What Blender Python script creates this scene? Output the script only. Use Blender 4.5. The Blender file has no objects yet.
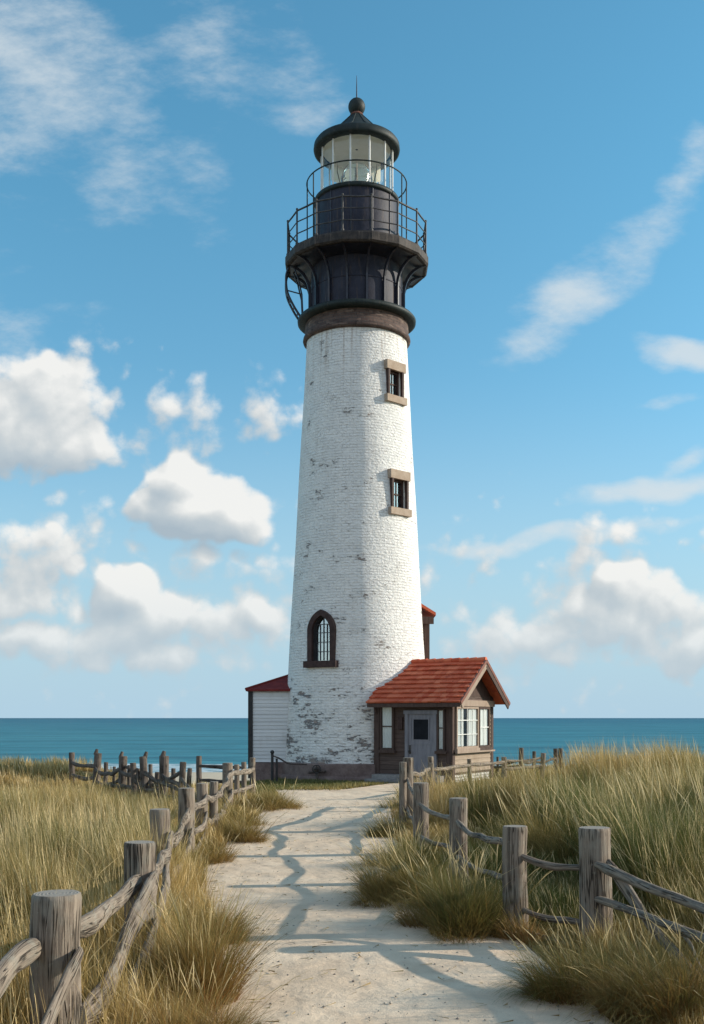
import bpy, math, random
import numpy as np
from mathutils import Vector, Matrix
R_ = math.radians
random.seed(7)
rng = np.random.default_rng(11)
scene = bpy.context.scene
COL = scene.collection

# ------------------------------------------------------------------ camera
F = 1080.0; EYE = 2.3; HOR = 718.0
cam_d = bpy.data.cameras.new('camera'); cam = bpy.data.objects.new('camera', cam_d); COL.objects.link(cam)
cam_d.sensor_fit = 'VERTICAL'; cam_d.sensor_height = 36; cam_d.lens = 36 * F / 1024
cam_d.shift_y = (HOR - 512) / 1024; cam_d.clip_end = 200000; cam_d.clip_start = 0.1
cam.location = (0, 0, EYE); cam.rotation_euler = (R_(90), 0, 0)
scene.camera = cam
scene.view_settings.view_transform = 'Standard'; scene.view_settings.look = 'None'
scene.view_settings.exposure = 0; scene.view_settings.gamma = 1

# ------------------------------------------------------------------ helpers
def tag(o, label=None, cat=None, group=None, kind=None):
    if label: o['label'] = label
    if cat: o['category'] = cat
    if group: o['group'] = group
    if kind: o['kind'] = kind
    return o
def thing(name, label, cat, loc=(0, 0, 0), rz=0, group=None):
    o = bpy.data.objects.new(name, None); COL.objects.link(o)
    o.empty_display_size = .3
    o.location = loc; o.rotation_euler = (0, 0, rz)
    return tag(o, label, cat, group)

class MB:
    """collects polygons with uvs, builds ONE mesh object"""
    def __init__(s): s.v = []; s.f = []; s.uv = []; s.mi = []; s.sm = []
    def face(s, pts, uvs=None, m=0, smooth=False):
        b = len(s.v); s.v += [tuple(p) for p in pts]
        s.f.append(tuple(range(b, b + len(pts))))
        s.uv.append(uvs or [(p[0], p[2]) for p in pts]); s.mi.append(m); s.sm.append(smooth)
    def box(s, lo, hi, M=None, m=0):
        x0, y0, z0 = lo; x1, y1, z1 = hi
        c = [Vector(p) for p in ((x0,y0,z0),(x1,y0,z0),(x1,y1,z0),(x0,y1,z0),(x0,y0,z1),(x1,y0,z1),(x1,y1,z1),(x0,y1,z1))]
        for q, ax in (((0,1,5,4),0),((1,2,6,5),1),((2,3,7,6),0),((3,0,4,7),1),((4,5,6,7),2),((3,2,1,0),2)):
            P = [c[i] for i in q]
            uv = [((p.x, p.z) if ax == 0 else (p.y, p.z) if ax == 1 else (p.x, p.y)) for p in P]
            if M is not None: P = [M @ p for p in P]
            s.face(P, uv, m)
    def grid(s, P, UV, closed_u=False, m=0, smooth=True, skip=None):
        nj = len(P); ni = len(P[0]); b = len(s.v)
        for row in P: s.v += [tuple(p) for p in row]
        for j in range(nj - 1):
            for i in range(ni - (0 if closed_u else 1)):
                if skip and skip(i, j): continue
                i2 = (i + 1) % ni
                s.f.append((b + j*ni + i, b + j*ni + i2, b + (j+1)*ni + i2, b + (j+1)*ni + i))
                u2 = UV[j][i+1] if i + 1 < len(UV[j]) else UV[j][i]
                u3 = UV[j+1][i+1] if i + 1 < len(UV[j+1]) else UV[j+1][i]
                s.uv.append([UV[j][i], u2, u3, UV[j+1][i]]); s.mi.append(m); s.sm.append(smooth)
    def lathe(s, prof, n=64, c=(0, 0), m=0, smooth=True, ph=0.0):
        """prof: (r,z) list; sharp corners are made by repeating a point"""
        P = []; UV = []; L = 0
        for k, (r, z) in enumerate(prof):
            if k: L += math.hypot(r - prof[k-1][0], z - prof[k-1][1])
            P.append([(c[0] + r*math.sin(ph + 2*math.pi*i/n), c[1] - r*math.cos(ph + 2*math.pi*i/n), z) for i in range(n)])
            UV.append([(2*math.pi*i/n*max(prof[0][0], .1), L) for i in range(n + 1)])
        # split at repeats so that shading stays crisp
        st = 0
        for k in range(1, len(prof) + 1):
            if k == len(prof) or prof[k] == prof[k-1]:
                if k - st > 1: s.grid(P[st:k], UV[st:k], True, m, smooth)
                st = k
    def tube(s, pts, rad, n=8, flat=1.0, m=0, capm=None, wob=0.0, seed=0, cap=True, smooth=True, uvl=0.0):
        r_ = random.Random(seed); pts = [Vector(p) for p in pts]
        if not hasattr(rad, '__len__'): rad = [rad] * len(pts)
        P = []; UV = []; L = uvl; u0 = r_.random() * 9
        t0 = (pts[1] - pts[0]).normalized()
        ref = Vector((0, 0, 1)) if abs(t0.z) < .9 else Vector((0, 1, 0))
        lob = [1 + wob * r_.uniform(-1, 1) for _ in range(n)]
        for k, p in enumerate(pts):
            a = pts[max(k-1, 0)]; b = pts[min(k+1, len(pts)-1)]
            t = (b - a).normalized(); sd = t.cross(ref).normalized(); up = sd.cross(t)
            if k: L += (p - pts[k-1]).length
            g_ = min(.3, (p - pts[max(k-1, 0)]).length*.8)
            lob = [l*(1-g_) + g_*(1 + wob*r_.uniform(-1, 1)) for l in lob]
            ring = []
            for i in range(n):
                an = 2*math.pi*i/n; rr = rad[k] * lob[i]
                ring.append(p + sd*math.cos(an)*rr*flat + up*math.sin(an)*rr)
            P.append(ring); UV.append([(u0 + 2*math.pi*i/n*max(rad), L) for i in range(n + 1)])
        s.grid(P, UV, True, m, smooth)
        if cap:
            cm = m if capm is None else capm
            for ring, ctr, fl in ((P[0], pts[0], True), (P[-1], pts[-1], False)):
                q = [ring[i] for i in range(n)]
                w = max(rad)
                uv = [(math.cos(2*math.pi*i/n)*.5, math.sin(2*math.pi*i/n)*.5) for i in range(n)]
                if fl: q = q[::-1]; uv = uv[::-1]
                s.face(q, uv, cm)
    def sphere(s, c, r, n=20, m=0, sz=1.0):
        prof = [(max(r*math.sin(math.pi*k/n), 1e-4), c[2] - r*sz*math.cos(math.pi*k/n)) for k in range(n + 1)]
        s.lathe(prof, n*2, (c[0], c[1]), m)
    def build(s, name, mats, parent=None):
        me = bpy.data.meshes.new(name)
        me.from_pydata(s.v, [], s.f)
        uvl = me.uv_layers.new(name='UVMap')
        flat = [c for u in s.uv for p in u for c in p[:2]]
        uvl.data.foreach_set('uv', flat)
        if not isinstance(mats, (list, tuple)): mats = [mats]
        for m in mats: me.materials.append(m)
        me.polygons.foreach_set('material_index', s.mi)
        me.polygons.foreach_set('use_smooth', s.sm)
        me.update()
        o = bpy.data.objects.new(name, me); COL.objects.link(o); o.parent = parent
        return o

def spline(pts, n=6):
    """catmull-rom"""
    P = [Vector(p) for p in pts]; out = []
    P = [P[0]*2 - P[1]] + P + [P[-1]*2 - P[-2]]
    for i in range(1, len(P) - 2):
        for k in range(n):
            t = k / n
            out.append(.5*((2*P[i]) + (-P[i-1]+P[i+1])*t + (2*P[i-1]-5*P[i]+4*P[i+1]-P[i+2])*t*t + (-P[i-1]+3*P[i]-3*P[i+1]+P[i+2])*t**3))
    out.append(P[-2]); return out

# ------------------------------------------------------------------ node helpers
class NT:
    def __init__(s, tree): s.t = tree; s.n = tree.nodes; s.l = tree.links
    def node(s, typ, ins=None, **kw):
        nd = s.n.new(typ)
        for k, v in kw.items(): setattr(nd, k, v)
        for k, v in (ins or {}).items():
            sk = nd.inputs[k]
            if hasattr(v, 'is_output') or isinstance(v, bpy.types.NodeSocket): s.l.new(v, sk)
            else: sk.default_value = v
        return nd
    def math(s, op, a, b=0.0, c=0.0, clamp=False):
        return s.node('ShaderNodeMath', {0: a, 1: b, 2: c}, operation=op, use_clamp=clamp).outputs[0]
    def vmath(s, op, a, b=(0, 0, 0)):
        nd = s.node('ShaderNodeVectorMath', {0: a, 1: b}, operation=op)
        return nd.outputs['Value'] if op in ('LENGTH', 'DOT_PRODUCT', 'DISTANCE') else nd.outputs[0]
    def scale(s, a, k): return s.node('ShaderNodeVectorMath', {0: a, 'Scale': k}, operation='SCALE').outputs[0]
    def mapr(s, v, a, b, c=0.0, d=1.0, smooth=True):
        return s.node('ShaderNodeMapRange', {0: v, 1: a, 2: b, 3: c, 4: d}, interpolation_type='SMOOTHSTEP' if smooth else 'LINEAR').outputs[0]
    def mix(s, f, a, b, blend='MIX'):
        nd = s.node('ShaderNodeMix', data_type='RGBA', blend_type=blend)
        for k, v in ((0, f), (6, a), (7, b)):
            if isinstance(v, bpy.types.NodeSocket): s.l.new(v, nd.inputs[k])
            else: nd.inputs[k].default_value = v if k == 0 else (*v[:3], 1)
        return nd.outputs[2]
    def noise(s, vec, scale=5.0, detail=4.0, rough=.55, dist=0.0):
        return s.node('ShaderNodeTexNoise', {'Vector': vec, 'Scale': scale, 'Detail': detail, 'Roughness': rough, 'Distortion': dist}).outputs[0]
    def mapping(s, vec, scale=(1, 1, 1), loc=(0, 0, 0), rot=(0, 0, 0)):
        return s.node('ShaderNodeMapping', {'Vector': vec, 'Scale': scale, 'Location': loc, 'Rotation': rot}).outputs[0]
    def ramp(s, v, stops):
        nd = s.node('ShaderNodeValToRGB', {0: v}); cr = nd.color_ramp
        while len(cr.elements) < len(stops): cr.elements.new(.5)
        for e, (p, c) in zip(cr.elements, stops): e.position = p; e.color = (*c[:3], 1)
        return nd.outputs[0]

def material(name):
    m = bpy.data.materials.new(name); m.use_nodes = True
    t = NT(m.node_tree); b = t.n['Principled BSDF']
    return m, t, b
def setp(t, b, color=None, rough=None, normal=None, spec=None, metal=None):
    for k, v in (('Base Color', color), ('Roughness', rough), ('Normal', normal), ('Specular IOR Level', spec), ('Metallic', metal)):
        if v is None: continue
        if isinstance(v, bpy.types.NodeSocket): t.l.new(v, b.inputs[k])
        else: b.inputs[k].default_value = (*v[:3], 1) if k == 'Base Color' else v
def bump(t, h, strength=.5, dist=.02, nrm=None):
    ins = {'Height': h, 'Strength': strength, 'Distance': dist}
    if nrm is not None: ins['Normal'] = nrm
    return t.node('ShaderNodeBump', ins).outputs[0]
def coords(t, which='Object'): return t.node('ShaderNodeTexCoord').outputs[which]

def simple(name, c1, c2, scale=6, rough=.7, bs=.3, bd=.01, spec=.3, stretch=(1, 1, 1), metal=0.0, streak=None):
    m, t, b = material(name)
    co = coords(t); v = t.mapping(co, stretch)
    n = t.noise(v, scale, 6, .6); n2 = t.noise(v, scale*6, 4, .6)
    f = t.mapr(t.math('ADD', t.math('MULTIPLY', n, .7), t.math('MULTIPLY', n2, .3)), .35, .65)
    col = t.mix(f, c1, c2)
    if streak:
        sn = t.noise(t.mapping(co, (6, 6, .6)), 1.6, 5, .65)
        col = t.mix(t.mapr(sn, .52, .72, 0, .8), col, streak)
    setp(t, b, col, rough, bump(t, n2, bs, bd), spec, metal)
    return m

M = {}
# weathered wood with long grain (UV: around, along)
def wood(name, light, dark, tint):
    m, t, b = material(name)
    uv = coords(t, 'UV')
    oi = t.node('ShaderNodeObjectInfo').outputs['Random']
    uv = t.vmath('ADD', uv, t.scale((1.7, 3.1, 0), t.math('MULTIPLY', oi, 10)))
    g = t.noise(t.mapping(uv, (30, 1.6, 1)), 1.0, 6, .65, .4)
    g2 = t.noise(t.mapping(uv, (110, 3.5, 1)), 1.0, 4, .6)
    crack = t.noise(t.mapping(uv, (17, .9, 1), (3, 1, 0)), 1.0, 3, .5, .8)
    cr = t.mapr(t.math('ABSOLUTE', t.math('SUBTRACT', crack, .5)), 0.0, .035, 1, 0)
    cr = t.math('MULTIPLY', cr, t.mapr(t.noise(uv, 2.3, 2), .40, .52))
    kn = t.node('ShaderNodeTexVoronoi', {'Vector': t.mapping(uv, (3.2, 1.5, 1)), 'Scale': 1.0}).outputs[0]
    knot = t.mapr(kn, .05, .13, 1, 0)
    lich = t.mapr(t.noise(uv, 13, 5, .7), .60, .70)
    pat = t.noise(uv, 5, 4, .6)
    c = t.mix(t.mapr(g, .3, .7), dark, light)
    c = t.mix(t.mapr(pat, .45, .7, 0, .6), c, tint)
    c = t.mix(t.math('MULTIPLY', t.mapr(g2, .5, .75), .45), c, (dark[0]*.5, dark[1]*.5, dark[2]*.5))
    c = t.mix(t.math('MULTIPLY', cr, .85), c, (.015, .012, .01))
    c = t.mix(t.math('MULTIPLY', knot, .75), c, (.035, .025, .02)); c = t.mix(t.math('MULTIPLY', lich, .35), c, (.40, .39, .33))
    h = t.math('SUBTRACT', t.math('ADD', t.math('MULTIPLY', g, .8), t.math('MULTIPLY', g2, .3)), t.math('MULTIPLY', cr, .9))
    setp(t, b, c, .88, bump(t, h, .9, .022), .15)
    return m
M['wood'] = wood('weathered_wood', (.34, .275, .215), (.135, .105, .082), (.26, .245, .205))
M['wood_dark'] = wood('dark_weathered_wood', (.19, .155, .13), (.075, .06, .05), (.19, .17, .15))
m, t, b = material('end_grain'); uv = coords(t, 'UV')
ln = t.vmath('LENGTH', t.vmath('ADD', uv, t.scale(t.node('ShaderNodeTexNoise', {'Vector': uv, 'Scale': 3.0}).outputs[1], .12)))
ring = t.math('SINE', t.math('MULTIPLY', ln, 85))
n = t.noise(uv, 9, 5)
c = t.mix(t.mapr(ring, -1, 1, 0, .45), (.36, .32, .27), (.19, .16, .13)); c = t.mix(t.mapr(n, .5, .75, 0, .7), c, (.12, .10, .085))
setp(t, b, c, .9, bump(t, t.math('ADD', t.math('MULTIPLY', ring, .2), n), .6, .01), .1); M['endgrain'] = m

# white painted brick with peeled patches (UV in metres)
m, t, b = material('painted_brick'); uv = coords(t, 'UV')
wv = t.vmath('ADD', uv, t.scale(t.vmath('SUBTRACT', t.node('ShaderNodeTexNoise', {'Vector': uv, 'Scale': 3.0, 'Detail': 3.0}).outputs[1], (.5, .5, .5)), .03))
br = t.node('ShaderNodeTexBrick', {'Vector': wv, 'Color1': (0, 0, 0, 1), 'Color2': (1, 1, 1, 1), 'Mortar': (.5, .5, .5, 1), 'Scale': 1.0, 'Mortar Size': .012, 'Mortar Smooth': .7, 'Bias': 0.0, 'Brick Width': .30, 'Row Height': .105}, offset=.5)
rnd = br.outputs['Color']; mort = br.outputs['Fac']
z = t.node('ShaderNodeSeparateXYZ', {0: uv}).outputs[1]; ux = t.node('ShaderNodeSeparateXYZ', {0: uv}).outputs[0]
nlow = t.noise(t.mapping(uv, (.75, 1.15, 1)), 1.0, 4, .62)
nstr = t.noise(t.mapping(uv, (2.6, 9.5, 1), (4, 2, 0)), 1.0, 4, .6, .4)
nhi = t.noise(t.mapping(uv, (1, 1.6, 1)), 11, 6, .68)
low = t.math('ADD', t.mapr(z, 0.3, 5.2, .088, 0.0), t.mapr(z, 5.0, 16.5, 0.020, 0.004))
mask = t.math('ADD', t.math('MULTIPLY', nlow, .62), t.math('MULTIPLY', nstr, .42))
mask = t.math('ADD', mask, t.math('MULTIPLY', rnd, .05)); mask = t.math('ADD', mask, t.math('MULTIPLY', nhi, .27))
mask = t.math('ADD', mask, low)
peel = t.mapr(mask, .816, .838)
rub = t.mapr(mask, .72, .84, 0, .35)
bn = t.noise(uv, 5, 4)
brick_c = t.mix(rnd, (.22, .20, .19), (.36, .29, .25)); brick_c = t.mix(t.mapr(bn, .4, .62), brick_c, (.20, .21, .225))
brick_c = t.mix(t.math('MULTIPLY', mort, .7), brick_c, (.33, .31, .28))
white = t.mix(t.mapr(t.noise(uv, 1.1, 5, .6), .35, .7), (.89, .875, .835), (.81, .80, .77))
white = t.mix(t.math('MULTIPLY', mort, t.mapr(bn, .4, .7, .04, .30)), white, (.58, .57, .54))
strk = t.noise(t.mapping(uv, (4.5, .35, 1)), 1.0, 5, .65)
white = t.mix(t.mapr(strk, .55, .78, 0, .28), white, (.56, .52, .46)); drip = t.math('MULTIPLY', t.mapr(t.noise(t.mapping(uv, (7, .22, 1)), 1.0, 4, .6), .5, .7), t.mapr(z, 14.2, 16.9, 0, .6)); white = t.mix(drip, white, (.42, .31, .23))
white = t.mix(rub, white, (.50, .47, .43))
c = t.mix(peel, white, brick_c)
lump = t.noise(t.mapping(uv, (1, 1.6, 1)), 7.5, 4, .6)
h = t.math('SUBTRACT', t.math('MULTIPLY', lump, 1.15), t.math('MULTIPLY', mort, t.mapr(bn, .35, .7, .10, .42)))
h = t.math('ADD', h, t.math('MULTIPLY', rnd, .22)); h = t.math('SUBTRACT', h, t.math('MULTIPLY', peel, .45)); h = t.math('ADD', h, t.math('MULTIPLY', nhi, .35))
setp(t, b, c, .75, bump(t, h, 1.0, .06), .2); M['tower'] = m

# old dark brown brick band / plinth
def darkbrick(name, a, bcol, pale):
    m, t, b = material(name); uv = coords(t, 'UV')
    br = t.node('ShaderNodeTexBrick', {'Vector': uv, 'Color1': (*a, 1), 'Color2': (*bcol, 1), 'Mortar': (.09, .08, .075, 1), 'Scale': 1.0, 'Mortar Size': .012, 'Mortar Smooth': .5, 'Brick Width': .28, 'Row Height': .1}, offset=.5)
    n = t.noise(uv, 4, 6, .65); n2 = t.noise(t.mapping(uv, (1.2, 3, 1)), 1.5, 5, .6)
    c = t.mix(t.mapr(n, .5, .68, 0, .8), br.outputs['Color'], (a[0]*.5, a[1]*.5, a[2]*.5)); c = t.mix(t.mapr(n2, .55, .66, 0, .75), c, pale)
    setp(t, b, c, .8, bump(t, t.math('SUBTRACT', n, br.outputs['Fac']), .7, .02), .25); return m
M['band'] = darkbrick('dark_brick_band', (.085, .055, .048), (.15, .10, .08), (.26, .19, .15))
M['plinth'] = simple('brown_plinth_render', (.15, .105, .095), (.25, .185, .165), 2.5, .85, .6, .03, .15)

M['iron'] = simple('black_iron', (.010, .012, .022), (.026, .030, .048), 3, .42, .25, .01, .5, streak=(.085, .055, .045))
M['iron_drum'] = simple('iron_panel', (.012, .014, .028), (.028, .030, .050), 2.2, .62, .4, .016, .35, streak=(.085, .06, .05))
M['iron_green'] = simple('dark_green_iron', (.009, .017, .017), (.022, .033, .032), 3, .6, .35, .015, .3, streak=(.07, .06, .05))
M['deck'] = simple('weathered_deck_iron', (.022, .02, .02), (.065, .052, .045), 4, .7, .5, .02, .3, streak=(.15, .12, .10))
M['rail_iron'] = simple('railing_iron', (.03, .032, .036), (.09, .08, .075), 5, .6, .3, .006, .4)
M['stone'] = simple('tan_sandstone', (.36, .27, .20), (.46, .37, .29), 4, .85, .6, .02, .15)
M['brown_frame'] = simple('brown_window_frame', (.045, .026, .022), (.085, .05, .042), 5, .7, .4, .008, .25)
M['dark_frame'] = simple('dark_window_frame', (.04, .024, .022), (.075, .045, .04), 5, .7, .4, .008, .25)
M['muntin_dark'] = simple('dark_muntin', (.07, .075, .085), (.13, .13, .14), 8, .6, .2, .004, .3)
M['cream'] = simple('cream_paint', (.86, .82, .70), (.92, .88, .78), 3, .7, .1, .004, .2)
M['white_paint'] = simple('white_trim', (.70, .70, .67), (.8, .8, .77), 5, .6, .2, .005, .3)
M['muntin'] = simple('grey_muntin', (.20, .21, .22), (.32, .32, .32), 8, .6, .2, .004, .3)
M['pole_dark'] = simple('dark_post_paint', (.02, .022, .026), (.05, .045, .042), 4, .6, .3, .01, .3)
M['door'] = simple('door_paint', (.165, .165, .19), (.23, .225, .245), 3, .65, .3, .006, .25, stretch=(4, 4, .6))
M['handle'] = simple('black_handle', (.01, .01, .01), (.03, .028, .026), 8, .35, .1, .002, .5)
M['step'] = simple('grey_step_stone', (.20, .19, .185), (.32, .30, .28), 5, .85, .5, .015, .15)
M['dark_in'] = simple('dark_interior', (.012, .014, .018), (.02, .022, .028), 2, .9, .1, .002, .1)
M['pebble'] = simple('pebble', (.22, .19, .16), (.48, .43, .36), .9, .85, .3, .004, .2)
M['straw'] = simple('dry_straw', (.22, .15, .07), (.46, .36, .19), .8, .8, .1, .002, .1)
M['valve'] = simple('old_iron_valve', (.05, .04, .036), (.13, .10, .085), 14, .7, .4, .008, .35)

def planks(name, a, c2, period, axis, grain=(2, 2, 30), groove=.06, start=None):
    """boards: axis 'z' = horizontal clapboards"""
    m, t, b = material(name); co = coords(t)
    sp = t.node('ShaderNodeSeparateXYZ', {0: co}); zc = sp.outputs[2]
    n = t.noise(t.mapping(co, grain), 1.0, 6, .65); n2 = t.noise(co, 1.7, 5, .6)
    idx = t.math('FLOOR', t.math('DIVIDE', zc, period))
    wn = t.node('ShaderNodeTexWhiteNoise', {'W': idx}, noise_dimensions='1D').outputs[0]
    c = t.mix(t.mapr(n, .3, .7), a, c2); c = t.mix(t.math('MULTIPLY', wn, .35), c, (a[0]*.6, a[1]*.6, a[2]*.6))
    c = t.mix(t.mapr(n2, .52, .75, 0, .5), c, (a[0]*.7, a[1]*.66, a[2]*.62))
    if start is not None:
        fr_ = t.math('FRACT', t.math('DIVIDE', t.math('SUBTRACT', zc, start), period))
        c = t.mix(t.mapr(fr_, .86, .97, 0, .34 if a[0] > .6 else .55), c, (a[0]*.25, a[1]*.25, a[2]*.27))  # dark board gaps, the lap shade put into the colour
    setp(t, b, c, .8, bump(t, n, .5, .008), .2); return m
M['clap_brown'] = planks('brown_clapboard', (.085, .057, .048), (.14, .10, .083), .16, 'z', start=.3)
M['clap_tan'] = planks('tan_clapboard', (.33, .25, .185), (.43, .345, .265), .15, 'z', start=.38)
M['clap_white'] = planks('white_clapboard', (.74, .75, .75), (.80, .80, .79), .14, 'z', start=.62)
M['trim_brown'] = planks('brown_trim', (.07, .045, .038), (.12, .082, .068), 5, 'z', (20, 20, 1.5))
M['trim_tan'] = planks('tan_trim', (.30, .22, .17), (.42, .33, .26), 5, 'z', (20, 20, 1.5))
M['verge'] = planks('verge_paint', (.20, .085, .065), (.28, .14, .11), 5, 'z', (3, 3, 3))
M['found'] = darkbrick('white_stone_foundation', (.60, .57, .52), (.72, .70, .65), (.40, .36, .32))

m, t, b = material('red_roof_tiles'); co = coords(t)
n = t.noise(co, 2.2, 6, .65); n2 = t.noise(co, 16, 5, .65)
gi = t.node('ShaderNodeNewGeometry').outputs['Random Per Island']
c = t.mix(gi, (.50, .092, .042), (.66, .185, .095)); c = t.mix(t.mapr(n, .5, .72, 0, .6), c, (.33, .062, .040)); c = t.mix(t.mapr(n2, .56, .74, 0, .5), c, (.62, .20, .13))
setp(t, b, c, .8, bump(t, n2, .6, .012), .2); M['roof'] = m
M['roof_dark'] = simple('dark_red_roof', (.14, .022, .022), (.22, .035, .03), 4, .8, .5, .015, .2)

# glass: clear from the front, reflective at grazing angles
def glass(name, tint, refl):
    m = bpy.data.materials.new(name); m.use_nodes = True; t = NT(m.node_tree); t.n.clear()
    out = t.node('ShaderNodeOutputMaterial'); tr = t.node('ShaderNodeBsdfTransparent', {'Color': (*tint, 1)})
    gl = t.node('ShaderNodeBsdfGlossy', {'Color': (.9, .95, 1, 1), 'Roughness': .03})
    lw = t.node('ShaderNodeLayerWeight', {'Blend': .25}).outputs['Fresnel']
    f = t.math('ADD', t.math('MULTIPLY', lw, .25), refl, clamp=True)
    mx = t.node('ShaderNodeMixShader', {0: f, 1: tr.outputs[0], 2: gl.outputs[0]}); t.l.new(mx.outputs[0], out.inputs[0]); return m
M['glass'] = glass('window_glass', (.90, .93, .93), .03)
M['sky_glass'] = glass('reflecting_old_glass', (.6, .68, .74), .42)
M['lantern_glass'] = glass('lantern_glass', (.985, 1.0, .995), .05)
m, t, b = material('lens_crystal'); setp(t, b, (.75, .82, .80), .08, None, .8); b.inputs['Transmission Weight'].default_value = .92; b.inputs['IOR'].default_value = 1.45; M['lens'] = m
m, t, b = material('lace_curtain'); co = coords(t, 'UV')
n = t.noise(t.mapping(co, (14, .6, 1)), 1.0, 4, .6)
setp(t, b, t.mix(n, (.62, .62, .60), (.86, .86, .83)), .9, None, .1); M['curtain'] = m

m = bpy.data.materials.new('cream_blind'); m.use_nodes = True; t = NT(m.node_tree); t.n.clear()
o_ = t.node('ShaderNodeOutputMaterial'); a_ = t.node('ShaderNodeBsdfDiffuse', {'Color': (.86, .80, .66, 1)}); b_ = t.node('ShaderNodeBsdfTranslucent', {'Color': (.90, .82, .66, 1)})
x_ = t.node('ShaderNodeMixShader', {0: .5, 1: a_.outputs[0], 2: b_.outputs[0]}); t.l.new(x_.outputs[0], o_.inputs[0]); M['blind'] = m

# ------------------------------------------------------------------ noise in numpy
_tab = rng.random((256, 256))
def vnoise(x, y, s=1.0, o=0):
    x = np.asarray(x, float)*s + 13.7*o + 1000; y = np.asarray(y, float)*s + 7.3*o + 1000
    xi = np.floor(x).astype(int); yi = np.floor(y).astype(int); fx = x - xi; fy = y - yi
    fx = fx*fx*(3 - 2*fx); fy = fy*fy*(3 - 2*fy)
    T = lambda a, b: _tab[a % 256, b % 256]
    return (T(xi, yi)*(1-fx) + T(xi+1, yi)*fx)*(1-fy) + (T(xi, yi+1)*(1-fx) + T(xi+1, yi+1)*fx)*fy
def sstep(x, a, b):
    t = np.clip((np.asarray(x, float) - a)/(b - a), 0, 1); return t*t*(3 - 2*t)

def ground_z(x, y):
    x = np.asarray(x, float); y = np.asarray(y, float)
    z = .10*(vnoise(x, y, .22, 1) - .5)*sstep(np.abs(x), 2.6, 5)
    dune = .80*sstep(x, 4.2, 9.0)*sstep(y, 9, 15)*(1 - sstep(y, 17, 29))
    dune = dune + .12*sstep(x, 6.0, 13)*sstep(y, 26, 36)
    left = .12*sstep(-x, 9.6, 13)*sstep(y, 24, 34)
    z = z + (dune + left)*(1 - sstep(y, 43, 48))
    z = z - 2.3*sstep(y, 45, 72) - .9*sstep(y, 70, 120) - 1.2*sstep(y, 118, 200)
    z = z - .85*sstep(-x, 2.6, 4.2)*(1 - sstep(-x, 8.5, 11))*sstep(y, 37, 45)*(1 - sstep(y, 52, 66))
    return z
def gz(x, y): return float(ground_z(x, y))

_py = [3, 6.5, 8.1, 11.7, 14, 16.3, 20.4, 24.4, 30.3, 33, 34.5]
_pl = [-.95, -1.0, -1.03, -1.3, -1.8, -2.15, -2.2, -2.1, -2.05, -2.3, -2.6]
_pr = [2.3, 2.05, 1.86, 1.55, 1.15, .95, .70, .85, 1.3, 1.7, 1.9]
def path_l(y): return np.interp(y, _py, _pl) + .10*(vnoise(y, 0*np.asarray(y), 1.1, 3) - .5)
def path_r(y): return np.interp(y, _py, _pr) + .10*(vnoise(y, 0*np.asarray(y), 1.1, 5) - .5)

TX, TY = .183, 42.0
CX, CY, CA = 3.48, 37.6, R_(-30)
CL, CW = 3.056, 3.59
def in_cottage(x, y, pad=.25):
    dx = x - CX; dy = y - CY; c = math.cos(CA); s = math.sin(CA)
    lx = dx*c + dy*s; ly = -dx*s + dy*c
    return (lx > -CL - pad) & (lx < pad) & (ly > -pad) & (ly < CW + pad)

# ------------------------------------------------------------------ the ground, path, sea
def sheet(name, xs, ys, zf, mat):
    X, Y = np.meshgrid(xs, ys); Z = zf(X, Y)
    co = np.stack([X, Y, Z], -1).reshape(-1, 3); ni = len(xs); nj = len(ys)
    idx = np.arange(ni*nj).reshape(nj, ni)
    fc = np.stack([idx[:-1, :-1], idx[:-1, 1:], idx[1:, 1:], idx[1:, :-1]], -1).reshape(-1, 4)
    me = bpy.data.meshes.new(name); me.from_pydata(co.tolist(), [], fc.tolist()); me.materials.append(mat)
    me.polygons.foreach_set('use_smooth', [True]*len(me.polygons)); me.update()
    o = bpy.data.objects.new(name, me); COL.objects.link(o); return o

m, t, b = material('dune_ground'); co = coords(t)
n = t.noise(co, .8, 6, .65); n2 = t.noise(co, 9, 6, .7); yy = t.node('ShaderNodeSeparateXYZ', {0: co}).outputs[1]
c = t.mix(t.mapr(n, .35, .65), (.11, .085, .045), (.20, .155, .085)); c = t.mix(t.mapr(n2, .5, .7, 0, .7), c, (.07, .06, .028))
c = t.mix(t.mapr(yy, 48, 62), c, (.56, .47, .35))
setp(t, b, c, .95, bump(t, n2, .8, .05), .05); M['ground'] = m
g = sheet('ground', np.concatenate([np.linspace(-400, -30, 24), np.linspace(-28, 28, 150), np.linspace(30, 400, 24)]),
          np.concatenate([np.linspace(-30, 2, 12), np.linspace(3, 60, 150), np.linspace(62, 130, 40), np.linspace(140, 420, 12)]), ground_z, M['ground'])
tag(g, 'sandy headland ground under the dune grass', None, None, 'structure')

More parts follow.
